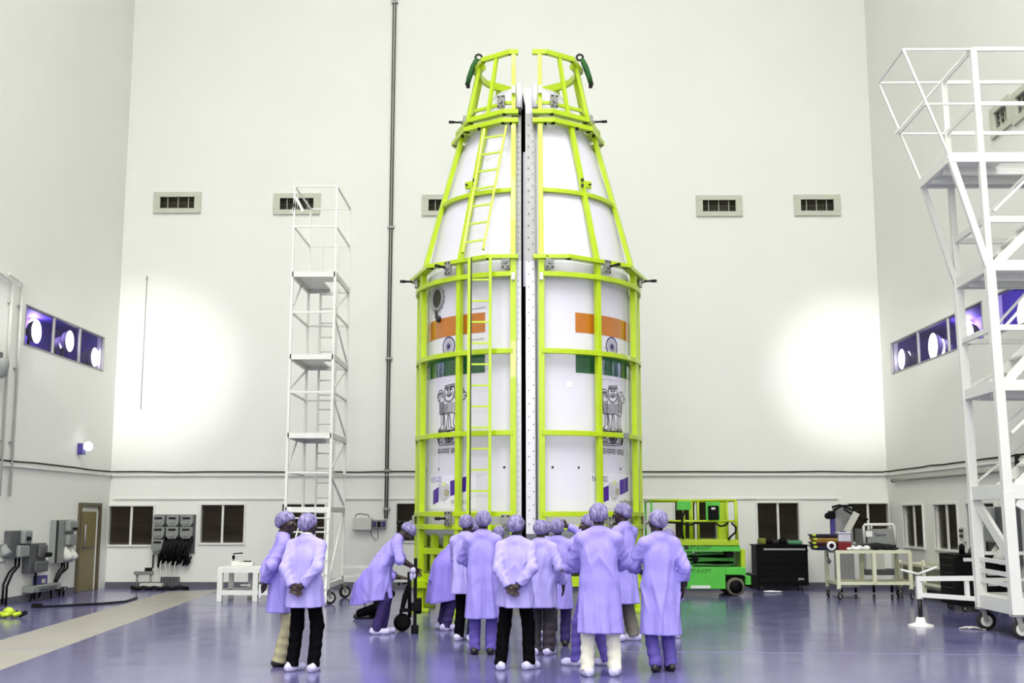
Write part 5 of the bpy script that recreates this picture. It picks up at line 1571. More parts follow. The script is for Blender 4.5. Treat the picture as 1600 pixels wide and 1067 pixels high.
for pa in (1353, ):
    k = MB(); k.tube(V(gx(pa), GY - .36, gz(819.5)), V(gx(pa), GY - .36, gz(827)), .02); k.build('rail_strut', M_STEELW, t)
k = MB(); k.lohi((gx(1344), GY - .36, gz(838)), (gx(1354), GY - .355, gz(829))); k.build('notice', M_PAPER, t)
flat_text('Genie', V(gx(1357.5), GY - .352, gz(837.5)), (1, 0, 0), (0, 0, 1), gx(1374.5) - gx(1357.5), gz(832) - gz(837.5), 'brand_lettering', M_NAVY, t)
k = MB(); k.lohi((gx(1344), GY - .3, gz(896)), (gx(1372), GY + .1, gz(857))); k.build('basket_gate', M_BOXW, t); k = MB(); k.lohi((gx(1342), GY - .36, gz(897)), (gx(1394), GY + .1, gz(888))); k.build('toe_board', M_BOXD, t)
for px in (1310, 1332, 1360, 1388):
    k = MB(); k.tube(V(gx(px), GY, .02), V(gx(px), GY, .3), .03); k.build('stabiliser', M_DARKM, t)

# ------------------------------------------------------------------ low cream rack along the right wall
t = thing('low_rack', (8.08, 22.6, 0), 'low cream rack with grey sheet sides by the right wall', 'rack')
rx0, rx1, ry0, ry1 = 7.84, 8.32, 21.7, 24.6
for xx in (rx0, rx1):
    for yy in (ry0, (ry0 + ry1) / 2, ry1): member(t, V(xx, yy, .14), V(xx, yy, .8 if yy == ry0 else .72), .06, 'post', M_CREAM, up=(0, 1, 0))
for z in (.32, .66):
    for xx in (rx0, rx1): member(t, V(xx, ry0, z), V(xx, ry1, z), .05, 'rail', M_CREAM)
    for yy in (ry0, ry1): member(t, V(rx0, yy, z), V(rx1, yy, z), .05, 'rail', M_CREAM)
k = MB(); k.lohi((rx0 + .06, ry0, .34), (rx0 + .08, ry1, .64)); k.build('side_sheet', M_DUST, t); k = MB(); k.lohi((rx0 + .04, ry0, .8), (rx1, ry0 + .12, .83)); k.build('top_plate', M_CREAM, t)
k = MB(); k.lohi((rx0 + .1, ry0, .3), (rx1 - .04, ry1, .33)); k.build('floor_sheet', M_DUST, t)
for xx in (rx0, rx1):
    for yy in (ry0, ry1): caster(t, V(xx, yy, .17), .07, 1.0, M_BOXW)

# ------------------------------------------------------------------ black chest at the right wall
t = thing('tool_chest', (7.92, 20.85, 0), 'black tool chest with drawers under the right wall panel', 'tool chest')
cx0, cx1, cy0, cy1, ct = 7.5, 8.3, 20.4, 21.3, .98
k = MB(); k.lohi((cx0, cy0, .1), (cx1, cy1, ct)); k.build('body', M_BLACK, t, bevel=.012)
for i in range(6):
    z0 = .16 + .13 * i; k = MB(); k.lohi((cx0 - .012, cy0 + .06, z0), (cx0, cy1 - .06, z0 + .115)); d = k.build('drawer', M_BLACK, t, bevel=.003)
    k = MB(); k.lohi((cx0 - .025, cy0 + .15, z0 + .09), (cx0 - .012, cy1 - .15, z0 + .105)); k.build('drawer_pull', M_DARKM, d)
k = MB(); k.lohi((cx0 + .1, cy0 - .005, ct - .12), (cx0 + .3, cy0, ct - .06)); k.build('label', M_PAPER, t)
for i in range(3): k = MB(); k.lohi((cx0 + .5, cy0 - .005, .62 - .09 * i), (cx0 + .66, cy0, .66 - .09 * i)); k.build('sticker', M_BOXW, t)
for xx in (cx0 + .1, cx1 - .1):
    for yy in (cy0 + .1, cy1 - .1): caster(t, V(xx, yy, .12), .05, .3)
for px, h, m, nm, lb in ((7.66, .16, M_BLACK, 'tape_gun', 'small black tape gun standing on the black chest'), (7.82, .09, M_BOXD, 'small_tin', 'left grey tin on the black chest lid'), (7.97, .1, M_BOXD, 'small_tin', 'right grey tin on the black chest lid')):
    c = V(px, 20.6, ct); t2 = thing(nm, c, lb, 'tool' if nm == 'tape_gun' else 'tin')
    k = MB(); k.lathe([(1e-4, 0), (.05, 0), (.05, h * .8), (.04, h), (1e-4, h)], c, (0, 0, 1), 14); k.build('body', m, t2); k = MB(); k.cyl(c + V(0, 0, h), (0, 0, 1), .025, .02, 10); k.build('cap', M_BLACK, t2)
# ---- right wall: grey switchboard, sockets, cable drop
side_panel('switchboard', (1548, 1588), 792, 878, XR_W, -1, .2, 'grey switchboard with round sockets on the right wall', M_BOXD,
           [(.62, .95, .7, 1.0, .16, M_BOXG, 'isolator'), (.66, .92, .78, .9, .19, M_BLACK, 'dial'), (.55, .95, .36, .66, .14, M_BOXG, 'socket_box'), (.62, .78, .0, .36, .14, M_BOXW, 'socket'), (.3, .5, .0, .36, .14, M_BOXW, 'socket')],
           [[(.7, 0, 0), (.65, -.2, .05), (.5, -.35, .06), (.3, -.4, .05), (.25, -.1, .0)], [(.3, 0, 0), (.2, -.3, .05), (.0, -.4, .05), (-.1, -.2, .0)], [(.5, 0, 0), (.45, -.5, .04), (.2, -.6, .0)]], M_BOXG)
side_panel('wall_outlet', (1500, 1508), 823, 846, XR_W, -1, .1, 'narrow pale outlet strip between right wall windows', M_BOXW, [(.2, .8, .65, .85, .04, M_DARKM, 'socket'), (.2, .8, .3, .5, .04, M_DARKM, 'socket')], [], M_BOXW)
Yk = y_on(1592, XR_W - .06, 750); k = MB()
for d in (0, .06): k.path([(XR_W - .05, Yk + d, ZR + .1), (XR_W - .06, Yk + d, ZR - .1), (XR_W - .05, Yk + d + .04, 2.1), (XR_W - .05, Yk + d, 1.9)], .03, 7)
tag(k.build('cable_drop', M_CABLE), 'pair of black cables dropping down right wall by the tower', 'cable')
p = on_z(1515, 983); k = MB()
for i in range(5): k.path([V(p[0] - .15 + .03 * i, p[1] + .05 * math.sin(i), .012), V(p[0] + .0 + .02 * i, p[1] + .1 * math.cos(i * 2), .03), V(p[0] + .16 + .03 * i, p[1] - .2 + .06 * i, .012)], .008, 5)
tag(k.build('loose_strings', M_BOXW), 'tangle of pale strings on floor by the tower caster', 'string')

# ------------------------------------------------------------------ white steel stand (left) with small items
SY0, SY1 = 22.7, 23.5
xa, xb = x_at(344, SY0), x_at(426, SY0); zt = z_at(897, SY0)
t = thing('steel_stand', ((xa + xb) / 2, 23.1, 0), 'low white steel stand beside the pair of men', 'stand')
xs_ = [xa + .05, xa + .68, xb - .04]
for xx in (xa + .05, x_at(403, SY0)):
    member(t, V(xx, SY0, 0), V(xx, SY0, .62), .1, 'leg', up=(0, 1, 0), bevel=.006)
for xx in (x_at(365, SY1), x_at(395, SY1), xb):
    member(t, V(xx, SY1, 0), V(xx, SY1, .6), .09, 'leg', up=(0, 1, 0), bevel=.006)
member(t, V(xb, SY0, 0), V(xb, SY0, .62), .09, 'leg', up=(0, 1, 0))
for z, h in ((.6, .1), (.17, .09)):
    member(t, V(xa, SY0, z), V(xb, SY0, z), .08, 'beam', h=h); member(t, V(xa, SY1, z), V(xb, SY1, z), .08, 'beam', h=h); member(t, V(xa + .05, SY0, z), V(xa + .05, SY1, z), .08, 'beam', h=h); member(t, V(xb, SY0, z), V(xb, SY1, z), .08, 'beam', h=h)
k = MB(); k.lohi((xa, SY0, .62), (xb, SY1, .66)); k.build('top_plate', M_STEELW, t, bevel=.005)
member(t, V(x_at(376, SY0), SY0 + .2, .3), V(x_at(392, SY0), SY0 + .2, .3), .03, 'cross_rod')
c = V(x_at(372, SY0 + .4), SY0 + .4, .66); t2 = thing('bench_vice', c, 'small vice with bent rod on the white steel stand', 'vice')
k = MB(); k.box(c + V(0, 0, .05), (.18, .16, .1)); k.build('base', M_STEELW, t2, bevel=.01); k = MB(); k.path([c + V(-.06, 0, .1), c + V(-.06, 0, .24), c + V(.12, 0, .25)], .014, 7); k.build('rod', M_DARKM, t2); k = MB(); k.cyl(c + V(-.06, 0, .14), (0, 0, 1), .03, .06, 10); k.build('grip', M_BLACK, t2)
c = V(x_at(389, SY0 + .4), SY0 + .4, .66); t2 = thing('sample_box', c, 'flat white box with dark lid on the steel stand', 'box')
k = MB(); k.box(c + V(0, 0, .04), (.26, .2, .08)); k.build('body', M_STEELW, t2, bevel=.008); k = MB(); k.box(c + V(0, 0, .092), (.14, .12, .02)); k.build('lid_pad', M_DARKM, t2)

# ------------------------------------------------------------------ black levelling jack handled by the stooping man
J = on_z(648, 990); t = thing('levelling_jack', V(J[0], J[1], 0), 'black levelling jack and wheel the stooping man holds', 'jack')
zz2 = lambda py: z_at(py, J[1])
JX = lambda px: x_at(px, J[1])
k = MB(); k.bar(V(J[0], J[1], .05), V(J[0], J[1], zz2(872)), .045, .045, up=(0, 1, 0)); k.build('pole', M_BLACK, t, bevel=.005)
k = MB(); k.box(V(J[0], J[1], .06), (.1, .1, .12)); k.build('foot', M_BLACK, t, bevel=.01)
k = MB(); k.box(V(J[0] + .01, J[1], zz2(948)), (.13, .11, .12)); k.build('collar', M_BLACK, t, bevel=.012)
k = MB(); k.box(V(JX(656), J[1] + .05, zz2(947)), (.07, .1, .22)); k.build('ratchet_block', M_BLACK, t, bevel=.015)
wc = V(JX(627), J[1] + .35, .0); R = .125; wc[2] = R
k = MB(); k.lathe([(1e-4, -.05), (R * .5, -.05), (R * .92, -.045), (R, -.02), (R, .02), (R * .92, .045), (1e-4, .05)], wc, (0, 1, 0), 28); k.build('wheel', M_BLACK, t)
k = MB(); a = V(JX(630), J[1] + .3, zz2(944)); b = V(JX(640), J[1] + .2, zz2(900))
k.prism([(-.09, -.2), (-.02, -.12), (.08, .22), (.02, .26), (-.04, .1)], (1, 0, 0), (0, 0, 1), V(JX(631), J[1] + .38, zz2(945)), .06); k.build('wheel_arm', M_BLACK, t, bevel=.008)
k = MB(); k.tube(V(JX(639), J[1] + .3, .2), V(JX(638), J[1] + .25, zz2(895)), .028, 10); k.build('side_tube', M_BLACK, t)
k = MB(); k.box(V(JX(632), J[1] + .3, .3), (.16, .1, .05)); k.build('yoke', M_BLACK, t, bevel=.01)
k = MB(); k.tube(V(JX(629), J[1] + .1, zz2(913)), V(JX(640), J[1] + .1, zz2(911)), .012); k.ball(V(JX(624), J[1] + .1, zz2(913)), .02); k.build('crank', M_BLACK, t)
# ------------------------------------------------------------------ people (bodies and garments grown as smooth implicit surfaces)
def surface_nets(Fd, org, vox):
    s = Fd < 0
    nx, ny, nz = Fd.shape
    c = np.zeros((nx - 1, ny - 1, nz - 1), np.int8)
    for i in (0, 1):
        for j in (0, 1):
            for k in (0, 1):
                c += s[i:nx - 1 + i, j:ny - 1 + j, k:nz - 1 + k]
    act = (c > 0) & (c < 8)
    I = np.argwhere(act)
    idx = -np.ones(act.shape, np.int32); idx[act] = np.arange(len(I))
    pos = np.zeros((len(I), 3)); cnt = np.zeros(len(I))
    cor = [(0, 0, 0), (1, 0, 0), (0, 1, 0), (1, 1, 0), (0, 0, 1), (1, 0, 1), (0, 1, 1), (1, 1, 1)]
    vals = [Fd[I[:, 0] + a, I[:, 1] + b, I[:, 2] + d] for a, b, d in cor]
    for a in range(8):
        for b in range(a + 1, 8):
            if sum(abs(cor[a][q] - cor[b][q]) for q in range(3)) != 1: continue
            f0, f1 = vals[a], vals[b]; m = (f0 < 0) != (f1 < 0)
            t = np.where(m, f0 / np.where(m, f0 - f1, 1), 0)
            pa, pb = np.array(cor[a], float), np.array(cor[b], float)
            pos += m[:, None] * (pa + t[:, None] * (pb - pa)); cnt += m
    Vt = (I + pos / cnt[:, None]) * vox + org
    Q = []
    for ax in range(3):
        sl0 = [slice(None)] * 3; sl1 = [slice(None)] * 3; sl0[ax] = slice(0, -1); sl1[ax] = slice(1, None)
        d = s[tuple(sl0)] != s[tuple(sl1)]
        E_ = np.argwhere(d); u, v = (ax + 1) % 3, (ax + 2) % 3
        ok = (E_[:, u] > 0) & (E_[:, v] > 0) & (E_[:, u] < Fd.shape[u] - 1) & (E_[:, v] < Fd.shape[v] - 1)
        E_ = E_[ok]
        if not len(E_): continue
        ins = s[E_[:, 0], E_[:, 1], E_[:, 2]]
        g = []
        for du, dv in ((-1, -1), (0, -1), (0, 0), (-1, 0)):
            q = E_.copy(); q[:, u] += du; q[:, v] += dv; g.append(idx[q[:, 0], q[:, 1], q[:, 2]])
        q = np.stack(g, 1); q[~ins] = q[~ins][:, ::-1]
        Q.append(q)
    return Vt, np.concatenate(Q)


def quad_mesh(name, Vt, Q, material, parent):
    me = bpy.data.meshes.new(name)
    me.vertices.add(len(Vt)); me.vertices.foreach_set('co', Vt.astype(np.float32).ravel())
    me.loops.add(len(Q) * 4); me.loops.foreach_set('vertex_index', Q.astype(np.int32).ravel())
    me.polygons.add(len(Q)); me.polygons.foreach_set('loop_start', np.arange(0, len(Q) * 4, 4, dtype=np.int32))
    me.polygons.foreach_set('use_smooth', np.ones(len(Q), bool))
    me.update(calc_edges=True); me.validate()
    me.materials.append(material)
    o = bpy.data.objects.new(name, me); link(o, parent)
    return o


def smin(a, b, k):
    if k <= 0: return np.minimum(a, b)
    h = np.clip(.5 + .5 * (b - a) / k, 0, 1)
    return b + (a - b) * h - k * h * (1 - h)


class Field:
    def __init__(s, vox):
        s.vox = vox; s.pr = []

    def cone(s, a, b, ra, rb, k=.02, cut=None, flat=None, wr=0):
        a = np.asarray(a, float); b = np.asarray(b, float); ba = b - a; L2 = max(ba @ ba, 1e-9)

        def f(X, Y, Zz):
            px, py, pz = X - a[0], Y - a[1], Zz - a[2]
            t = np.clip((px * ba[0] + py * ba[1] + pz * ba[2]) / L2, 0, 1)
            dx, dy, dz = px - t * ba[0], py - t * ba[1], pz - t * ba[2]
            if flat is not None:      # squash along a direction: (unit vector, factor)
                n, fa = flat; q = dx * n[0] + dy * n[1] + dz * n[2]; e = q * (fa - 1); dx = dx + e * n[0]; dy = dy + e * n[1]; dz = dz + e * n[2]
            d = np.sqrt(dx * dx + dy * dy + dz * dz) - (ra + (rb - ra) * t)
            if wr: d = d - .010 * (1 - np.abs(np.sin(t * 9 + 3 * X * 9 + 11 * Y + wr))) ** 2 * np.clip(t * 2 if wr < 50 else 2 - 2 * t, 0, 1)
            if cut is not None:
                p0, n = cut; d = np.maximum(d, (X - p0[0]) * n[0] + (Y - p0[1]) * n[1] + (Zz - p0[2]) * n[2])
            return d
        r = max(ra, rb); s.pr.append((f, np.minimum(a, b) - r, np.maximum(a, b) + r, k, 0)); return s

    def ell(s, c, r, R=None, k=.02, op=0):
        c = np.asarray(c, float); r = np.asarray(r, float)
        R = np.eye(3) if R is None else R

        def f(X, Y, Zz):
            px, py, pz = X - c[0], Y - c[1], Zz - c[2]
            u = (px * R[0, 0] + py * R[1, 0] + pz * R[2, 0]); v = (px * R[0, 1] + py * R[1, 1] + pz * R[2, 1]); w = (px * R[0, 2] + py * R[1, 2] + pz * R[2, 2])
            k0 = np.sqrt((u / r[0]) ** 2 + (v / r[1]) ** 2 + (w / r[2]) ** 2); k1 = np.sqrt((u / r[0] ** 2) ** 2 + (v / r[1] ** 2) ** 2 + (w / r[2] ** 2) ** 2)
            return k0 * (k0 - 1) / np.maximum(k1, 1e-6)
        m = r.max(); s.pr.append((f, c - m, c + m, k, op)); return s

    def col(s, o, R, prof, fold=0.0, ph=0.0, k=.03, zc=None):
        """stack of ellipses along the local z of frame (o,R); prof rows (z, half x, half y, centre y)"""
        o = np.asarray(o, float); P = np.array(sorted(prof)); zlo, zhi = P[0, 0], P[-1, 0]
        zs_ = np.linspace(zlo, zhi, 61); ker = np.hanning(17); ker /= ker.sum()      # rounded profile
        cols_ = [zs_]
        for q in (1, 2, 3):
            y_ = np.interp(zs_, P[:, 0], P[:, q]); pad = np.concatenate([2 * y_[0] - y_[8:0:-1], y_, 2 * y_[-1] - y_[-2:-10:-1]]); cols_.append(np.convolve(pad, ker, 'valid'))
        P = np.stack(cols_, 1)
        rm = max(P[:, 1].max(), P[:, 2].max()) * 1.2 + abs(P[:, 3]).max()

        def f(X, Y, Zz):
            px, py, pz = X - o[0], Y - o[1], Zz - o[2]
            u = (px * R[0, 0] + py * R[1, 0] + pz * R[2, 0]); v = (px * R[0, 1] + py * R[1, 1] + pz * R[2, 1]); w = (px * R[0, 2] + py * R[1, 2] + pz * R[2, 2])
            a = np.interp(w, P[:, 0], P[:, 1]); b = np.interp(w, P[:, 0], P[:, 2]); cy = np.interp(w, P[:, 0], P[:, 3])
            v = v - cy
            if fold > 0:
                th = np.arctan2(v / b, u / a); amp = fold * np.clip((zhi - w) / (zhi - zlo), 0, 1) ** 1.1
                fo = .5 * np.sin(5 * th + ph + 1.2 * np.sin(3 * w)) + .35 * np.sin(8 * th - 1.7 * ph + 2 * w) + .3 * np.sin(3 * th + 2.3 * ph)
                cr = np.exp(-((th + math.pi / 2 - .12 * math.sin(ph)) / .10) ** 2) * .9      # pleat down the back
                a = a * (1 + amp * (fo - cr)); b = b * (1 + amp * (fo - cr))
            d = (np.sqrt((u / a) ** 2 + (v / b) ** 2) - 1) * np.minimum(a, b) * .92
            return np.maximum(d, np.maximum(zlo - w, w - zhi))
        cs = [o + R @ np.array([sx * rm, sy * rm, z]) for sx in (-1, 1) for sy in (-1, 1) for z in (zlo, zhi)]
        cs = np.array(cs); s.pr.append((f, cs.min(0), cs.max(0), k, 0)); return s

    def mesh(s, cut=None, disp=None):
        lo = np.min([p[1] for p in s.pr if p[4] == 0], 0) - s.vox * 4; hi = np.max([p[2] for p in s.pr if p[4] == 0], 0) + s.vox * 4
        n = np.ceil((hi - lo) / s.vox).astype(int) + 1
        ax = [(lo[i] + np.arange(n[i]) * s.vox).astype(np.float32) for i in range(3)]
        Fd = np.full(n, .25, np.float32)
        for f, a, b, k, op in s.pr:
            m = max(k, 0) + 3 * s.vox
            i0 = np.clip(((a - m - lo) / s.vox).astype(int), 0, n - 1); i1 = np.clip(((b + m - lo) / s.vox).astype(int) + 2, 1, n)
            sl = tuple(slice(i0[q], i1[q]) for q in range(3))
            d = f(ax[0][sl[0]][:, None, None], ax[1][sl[1]][None, :, None], ax[2][sl[2]][None, None, :]).astype(np.float32)
            if op == 0: Fd[sl] = smin(Fd[sl], d, k)
            else: Fd[sl] = -smin(-Fd[sl], d, k)
        X, Y, Zz = ax[0][:, None, None], ax[1][None, :, None], ax[2][None, None, :]
        if disp is not None: Fd = Fd + disp(X, Y, Zz).astype(np.float32)
        if cut is not None:
            for p0, nn in cut: Fd = np.maximum(Fd, (X - p0[0]) * nn[0] + (Y - p0[1]) * nn[1] + (Zz - p0[2]) * nn[2])
        Fd[0] = Fd[-1] = .2; Fd[:, 0] = Fd[:, -1] = .2; Fd[:, :, 0] = Fd[:, :, -1] = .2
        return surface_nets(Fd, lo, s.vox)


def cloth(name, col, rough=.75, var=.06, bump=.7):
    return mat(name, col, rough, var=var, scale=7, bump=bump, bscale=7, stretch=(1, 1, .4), spec=.04 if sum(col[:3]) < .03 else .25, bdist=.05)


M_COAT = [cloth('lavender_coat', rgb(156, 144, 224)), cloth('pale_lavender_coat', rgb(168, 158, 225)), cloth('deep_lavender_coat', rgb(142, 127, 218))]
M_SKIN = mat('dark_brown_skin', rgb(50, 34, 29), .5, var=.1, scale=14)
M_HAIR = mat('black_hair', rgb(14, 12, 13), .6, bump=.3, bscale=120)
M_TB = cloth('black_trousers', rgb(9, 8, 11)); M_TP = cloth('purple_trousers', rgb(98, 84, 168)); M_TC = cloth('cream_trousers', rgb(226, 224, 208)); M_TK = cloth('khaki_trousers', rgb(170, 164, 132), bump=.6)
M_TG = cloth('grey_trousers', rgb(112, 108, 100)); M_TD = cloth('dark_grey_trousers', rgb(56, 52, 58)); M_TI = cloth('dark_indigo_trousers', rgb(52, 40, 92))
M_SHC = mat('white_shoe_cover', rgb(196, 192, 226), .7, var=.08, scale=12, bump=.5, bscale=22)
M_SHB = mat('dark_shoe', rgb(24, 20, 22), .45); M_COLL = mat('collar_cloth', rgb(212, 208, 200), .8); M_COLD = mat('dark_collar_cloth', rgb(26, 24, 30), .8)
M_EYE = mat('eye_white', rgb(220, 215, 210), .3)
# hair net: thin lavender mesh with pale gathers over dark hair
_m = bpy.data.materials.new('gathered_hair_net'); _m.use_nodes = True; _nt = _m.node_tree; _b = _nt.nodes['Principled BSDF']; _b.inputs['Roughness'].default_value = .7
_tc = _nt.nodes.new('ShaderNodeTexCoord'); _mp = _nt.nodes.new('ShaderNodeMapping'); _mp.inputs['Scale'].default_value = (1, 1, .3); _nt.links.new(_tc.outputs['Object'], _mp.inputs[0])
_n = _nt.nodes.new('ShaderNodeTexNoise'); _n.inputs['Scale'].default_value = 42; _n.inputs['Detail'].default_value = 6; _n.inputs['Distortion'].default_value = 0.9; _nt.links.new(_mp.outputs[0], _n.inputs['Vector'])
_r = _nt.nodes.new('ShaderNodeValToRGB'); _e = _r.color_ramp.elements; _e[0].position = .38; _e[0].color = rgb(92, 82, 128); _e[1].position = .7; _e[1].color = rgb(162, 155, 198)
_nt.links.new(_n.outputs['Fac'], _r.inputs[0]); _nt.links.new(_r.outputs[0], _b.inputs['Base Color'])
_bp = _nt.nodes.new('ShaderNodeBump'); _bp.inputs['Strength'].default_value = .6; _bp.inputs['Distance'].default_value = .01; _nt.links.new(_n.outputs['Fac'], _bp.inputs['Height']); _nt.links.new(_bp.outputs[0], _b.inputs['Normal'])
M_NET = _m


def rotx(a):
    c, s_ = math.cos(a), math.sin(a); return np.array([[1, 0, 0], [0, c, -s_], [0, s_, c]])


def roty(a):
    c, s_ = math.cos(a), math.sin(a); return np.array([[c, 0, s_], [0, 1, 0], [-s_, 0, c]])


def rotz(a):
    c, s_ = math.cos(a), math.sin(a); return np.array([[c, -s_, 0], [s_, c, 0], [0, 0, 1]])


def ik(S, W, l1, l2, hint):
    d = W - S; L = np.linalg.norm(d)
    if L > (l1 + l2) * .995: W = S + d / L * (l1 + l2) * .995; d = W - S; L = np.linalg.norm(d)
    u = d / L; x = (l1 * l1 - l2 * l2 + L * L) / (2 * L); h = math.sqrt(max(l1 * l1 - x * x, 0))
    hn = np.asarray(hint, float); hn = unit(hn - u * (hn @ u))
    return S + u * x + hn * h, W


def hand(fd, W, d, n, side, curl, spread=.12):
    """palm + five fingers. W wrist, d direction, n palm normal (towards the palm side), side=+1 right hand"""
    d = unit(d); n = unit(n - d * (n @ d)); e = np.cross(d, n) * side      # e: towards the thumb
    fd.cone(W - d * .02, W + d * .035, .026, .030, .02, flat=(n, 1.35))
    fd.cone(W + d * .03 + e * .016, W + d * .082 + e * .02, .022, .019, .012, flat=(n, 1.4)); fd.cone(W + d * .03 - e * .016, W + d * .078 - e * .022, .022, .018, .012, flat=(n, 1.4))
    for i, (off, l, r) in enumerate(((.032, .072, .0095), (.011, .080, .0098), (-.011, .074, .0094), (-.031, .058, .0085))):
        p = W + d * (.088 - .004 * abs(i - 1)) + e * off; a = curl * .35
        dd = unit(d + e * (off * spread * 6))
        for j, f in enumerate((.42, .32, .26)):
            a += curl * (.5 if j else .3); q = p + (dd * math.cos(a) + n * math.sin(a)) * l * f; fd.cone(p, q, r * (1 - .08 * j), r * (1 - .08 * (j + 1)), .004); p = q
    p = W + d * .028 + e * .026; t1 = unit(d * .65 + e * .75 + n * .2)
    q = p + t1 * .042; fd.cone(p, q, .0135, .0115, .01); t2 = unit(d * .9 + e * .25 + n * (.25 + .5 * curl)); fd.cone(q, q + t2 * .04, .0115, .0092, .004)


def person(label, px, py, h, rot, coat=0, trousers=None, shoes='cover', lean=0.0, hem=.62, arms=('down', 'down'), sleeve='long', head=(0.0, 0.0), legs=((-.10, 0, 0), (.10, 0, 0)), collar=None, knee=None, cap=True, loc=None, vox=.0085, crouch=0.0, seed=0, wide=1.0):
    """px,py: floor point under the body in the photograph; h: standing height; rot: degrees, 0 looks away from the camera"""
    g = on_z(px, py) if loc is None else loc
    root = thing('person', V(g[0], g[1], 0), label, 'person', 'engineers in lavender coats'); root.rotation_euler.z = math.radians(rot)
    sc = h / 1.75; rs = random.Random(seed + 7); ph = rs.random() * 6.28
    L = math.radians(lean); drop = crouch
    PV = V(0, 0, .96 - drop); Rt = rotx(-L)
    up = lambda p: PV + Rt @ (np.asarray(p, float) - V(0, 0, .96))          # upright torso point -> leaned torso
    hips = {-1: V(-.095, 0, .93 - drop), 1: V(.095, 0, .93 - drop)}
    S = {k: up((.172 * wide * k, -.012, 1.395)) for k in (-1, 1)}
    nk = up((0, -.012, 1.475)); hc0 = up((0, .018, 1.60))
    hp, hy = math.radians(head[0]), math.radians(head[1])
    Rh = rotx(-L * .55) @ rotz(hy) @ rotx(-hp)
    H = hc0 + (Rh @ V(0, .012, .03))
    # ---- arms
    AR = {}
    for k, mode in zip((-1, 1), arms):
        if mode == 'behind': W = up((.055 * k, -.20, .93 if k < 0 else .955)); hint = Rt @ V(k * 1.0, -.35, .1); pn = V(0, -1, .1); dd = V(-k * .75, -.05, -.6)
        elif mode == 'down': W = up((.30 * k, .05, .92)) * V(1, 1, 1); hint = V(k * .25, -1, 0); pn = V(-k, .1, 0); dd = V(0, .08, -1)
        elif mode == 'front': W = up((.06 * k, .30, 1.10)); hint = V(k * .9, -.35, -.6); pn = V(0, -.2, -1); dd = V(-k * .75, .55, .1)
        elif mode == 'elbow_out': W = up((.10 * k, .27, 1.06)); hint = V(k * 1.3, -.45, -.25); pn = V(0, -.3, -1); dd = V(-k * .85, .4, 0)
        elif mode == 'raise': W = up((.13 * k, .13, 1.66)); hint = V(k * 1.0, .35, .1); pn = V(0, -1, -.2); dd = V(-k * .85, -.15, .35)
        elif mode == 'point': W = up((.16 * k, .46, 1.42)); hint = V(k * .3, 0, -1); pn = V(-k * .3, 0, -1); dd = V(-.1 * k, 1, .12)
        elif mode == 'reach': W = up((.17 * k, .22, 1.02)); W = W if L < .3 else PV + V(.16 * k, .46, .02); hint = V(k * .7, -.5, -.2); pn = V(-k, 0, -.2); dd = V(-k * .1, .45, -.9)
        elif mode == 'reach_far': W = PV + V(.12 * k, .54, -.02); hint = V(k * .6, -.2, -.6); pn = V(-k, 0, 0); dd = V(0, .5, -.85)
        elif mode == 'floor': W = PV + V(.14 * k, .58, -.02 + .1); hint = V(k * .8, 0, -.7); pn = V(0, 0, -1); dd = V(0, 1, -.1)
        Eb, W = ik(S[k], W, .29, .255, hint); AR[k] = (S[k], Eb, W, pn, dd)
    # ---- body: one continuous surface
    fd = Field(vox)
    fd.col(PV, Rt, [(-.08, .13, .09, 0), (.0, .14, .095, 0), (.12, .12, .085, 0), (.28, .14, .09, .0), (.38, .12, .07, .0), (.44, .075, .055, -.005), (.53, .055, .052, -.01)], k=.03)
    fd.cone(nk - Rt @ V(0, 0, .03), H - Rh @ V(0, .01, .07), .060, .054, .03)
    fd.ell(H + Rh @ V(0, -.012, .022), (.076, .096, .095), Rh, .02); fd.ell(H + Rh @ V(0, .02, -.045), (.058, .07, .075), Rh, .02)
    fd.cone(H + Rh @ V(0, .055, -.085), H + Rh @ V(0, .072, -.088), .028, .024, .02)                     # chin
    fd.cone(H + Rh @ V(0, .092, .012), H + Rh @ V(0, .112, -.03), .010, .0155, .01)                       # nose
    fd.cone(H + Rh @ V(-.038, .080, .028), H + Rh @ V(.038, .080, .028), .012, .012, .012)                # brow
    fd.cone(H + Rh @ V(-.020, .084, -.058), H + Rh @ V(.020, .084, -.058), .0085, .0085, .006); fd.cone(H + Rh @ V(-.015, .082, -.072), H + Rh @ V(.015, .082, -.072), .009, .009, .006)   # lips
    for k in (-1, 1):
        fd.ell(H + Rh @ V(.03 * k, .092, .006), (.016, .014, .010), Rh, .006, op=1)
        fd.ell(H + Rh @ V(.077 * k, -.008, -.012), (.012, .022, .034), Rh @ rotz(-.3 * k), .006)
        fd.ell(H + Rh @ V(.04 * k, .062, -.025), (.025, .025, .03), Rh, .02)
        Sh, Eb, W, pn, dd = AR[k]
        fd.cone(up((.08 * k, -.005, 1.385)), Sh, .045, .046, .02); fd.cone(Sh, Eb, .046, .038, .02); fd.cone(Eb, W, .040, .027, .015)
        hand(fd, W, dd, pn, k, .55 if arms[0 if k < 0 else 1] in ('reach', 'reach_far', 'behind', 'front', 'elbow_out') else .3)
    lg = {}
    for k, (fx, fy, toe) in zip((-1, 1), legs):
        hp_ = hips[k]; an = V(fx, fy, .085)
        kn, an = ik(hp_, an, .445, .42, V(.12 * k, 1, 0)); lg[k] = (hp_, kn, an, toe)
        fd.cone(hp_, kn, .085, .056, .03); fd.cone(kn, kn + (an - kn) * .4, .056, .056, .02); fd.cone(kn + (an - kn) * .3, an, .056, .036, .02)
        tdir = V(math.sin(math.radians(toe)) * 1.0, math.cos(math.radians(toe)), 0)
        fd.cone(an - tdir * .035 - V(0, 0, .05), an + tdir * .13 - V(0, 0, .055), .034, .028, .02)
    v, q = fd.mesh(); quad_mesh('body', v * sc, q, M_SKIN, root)
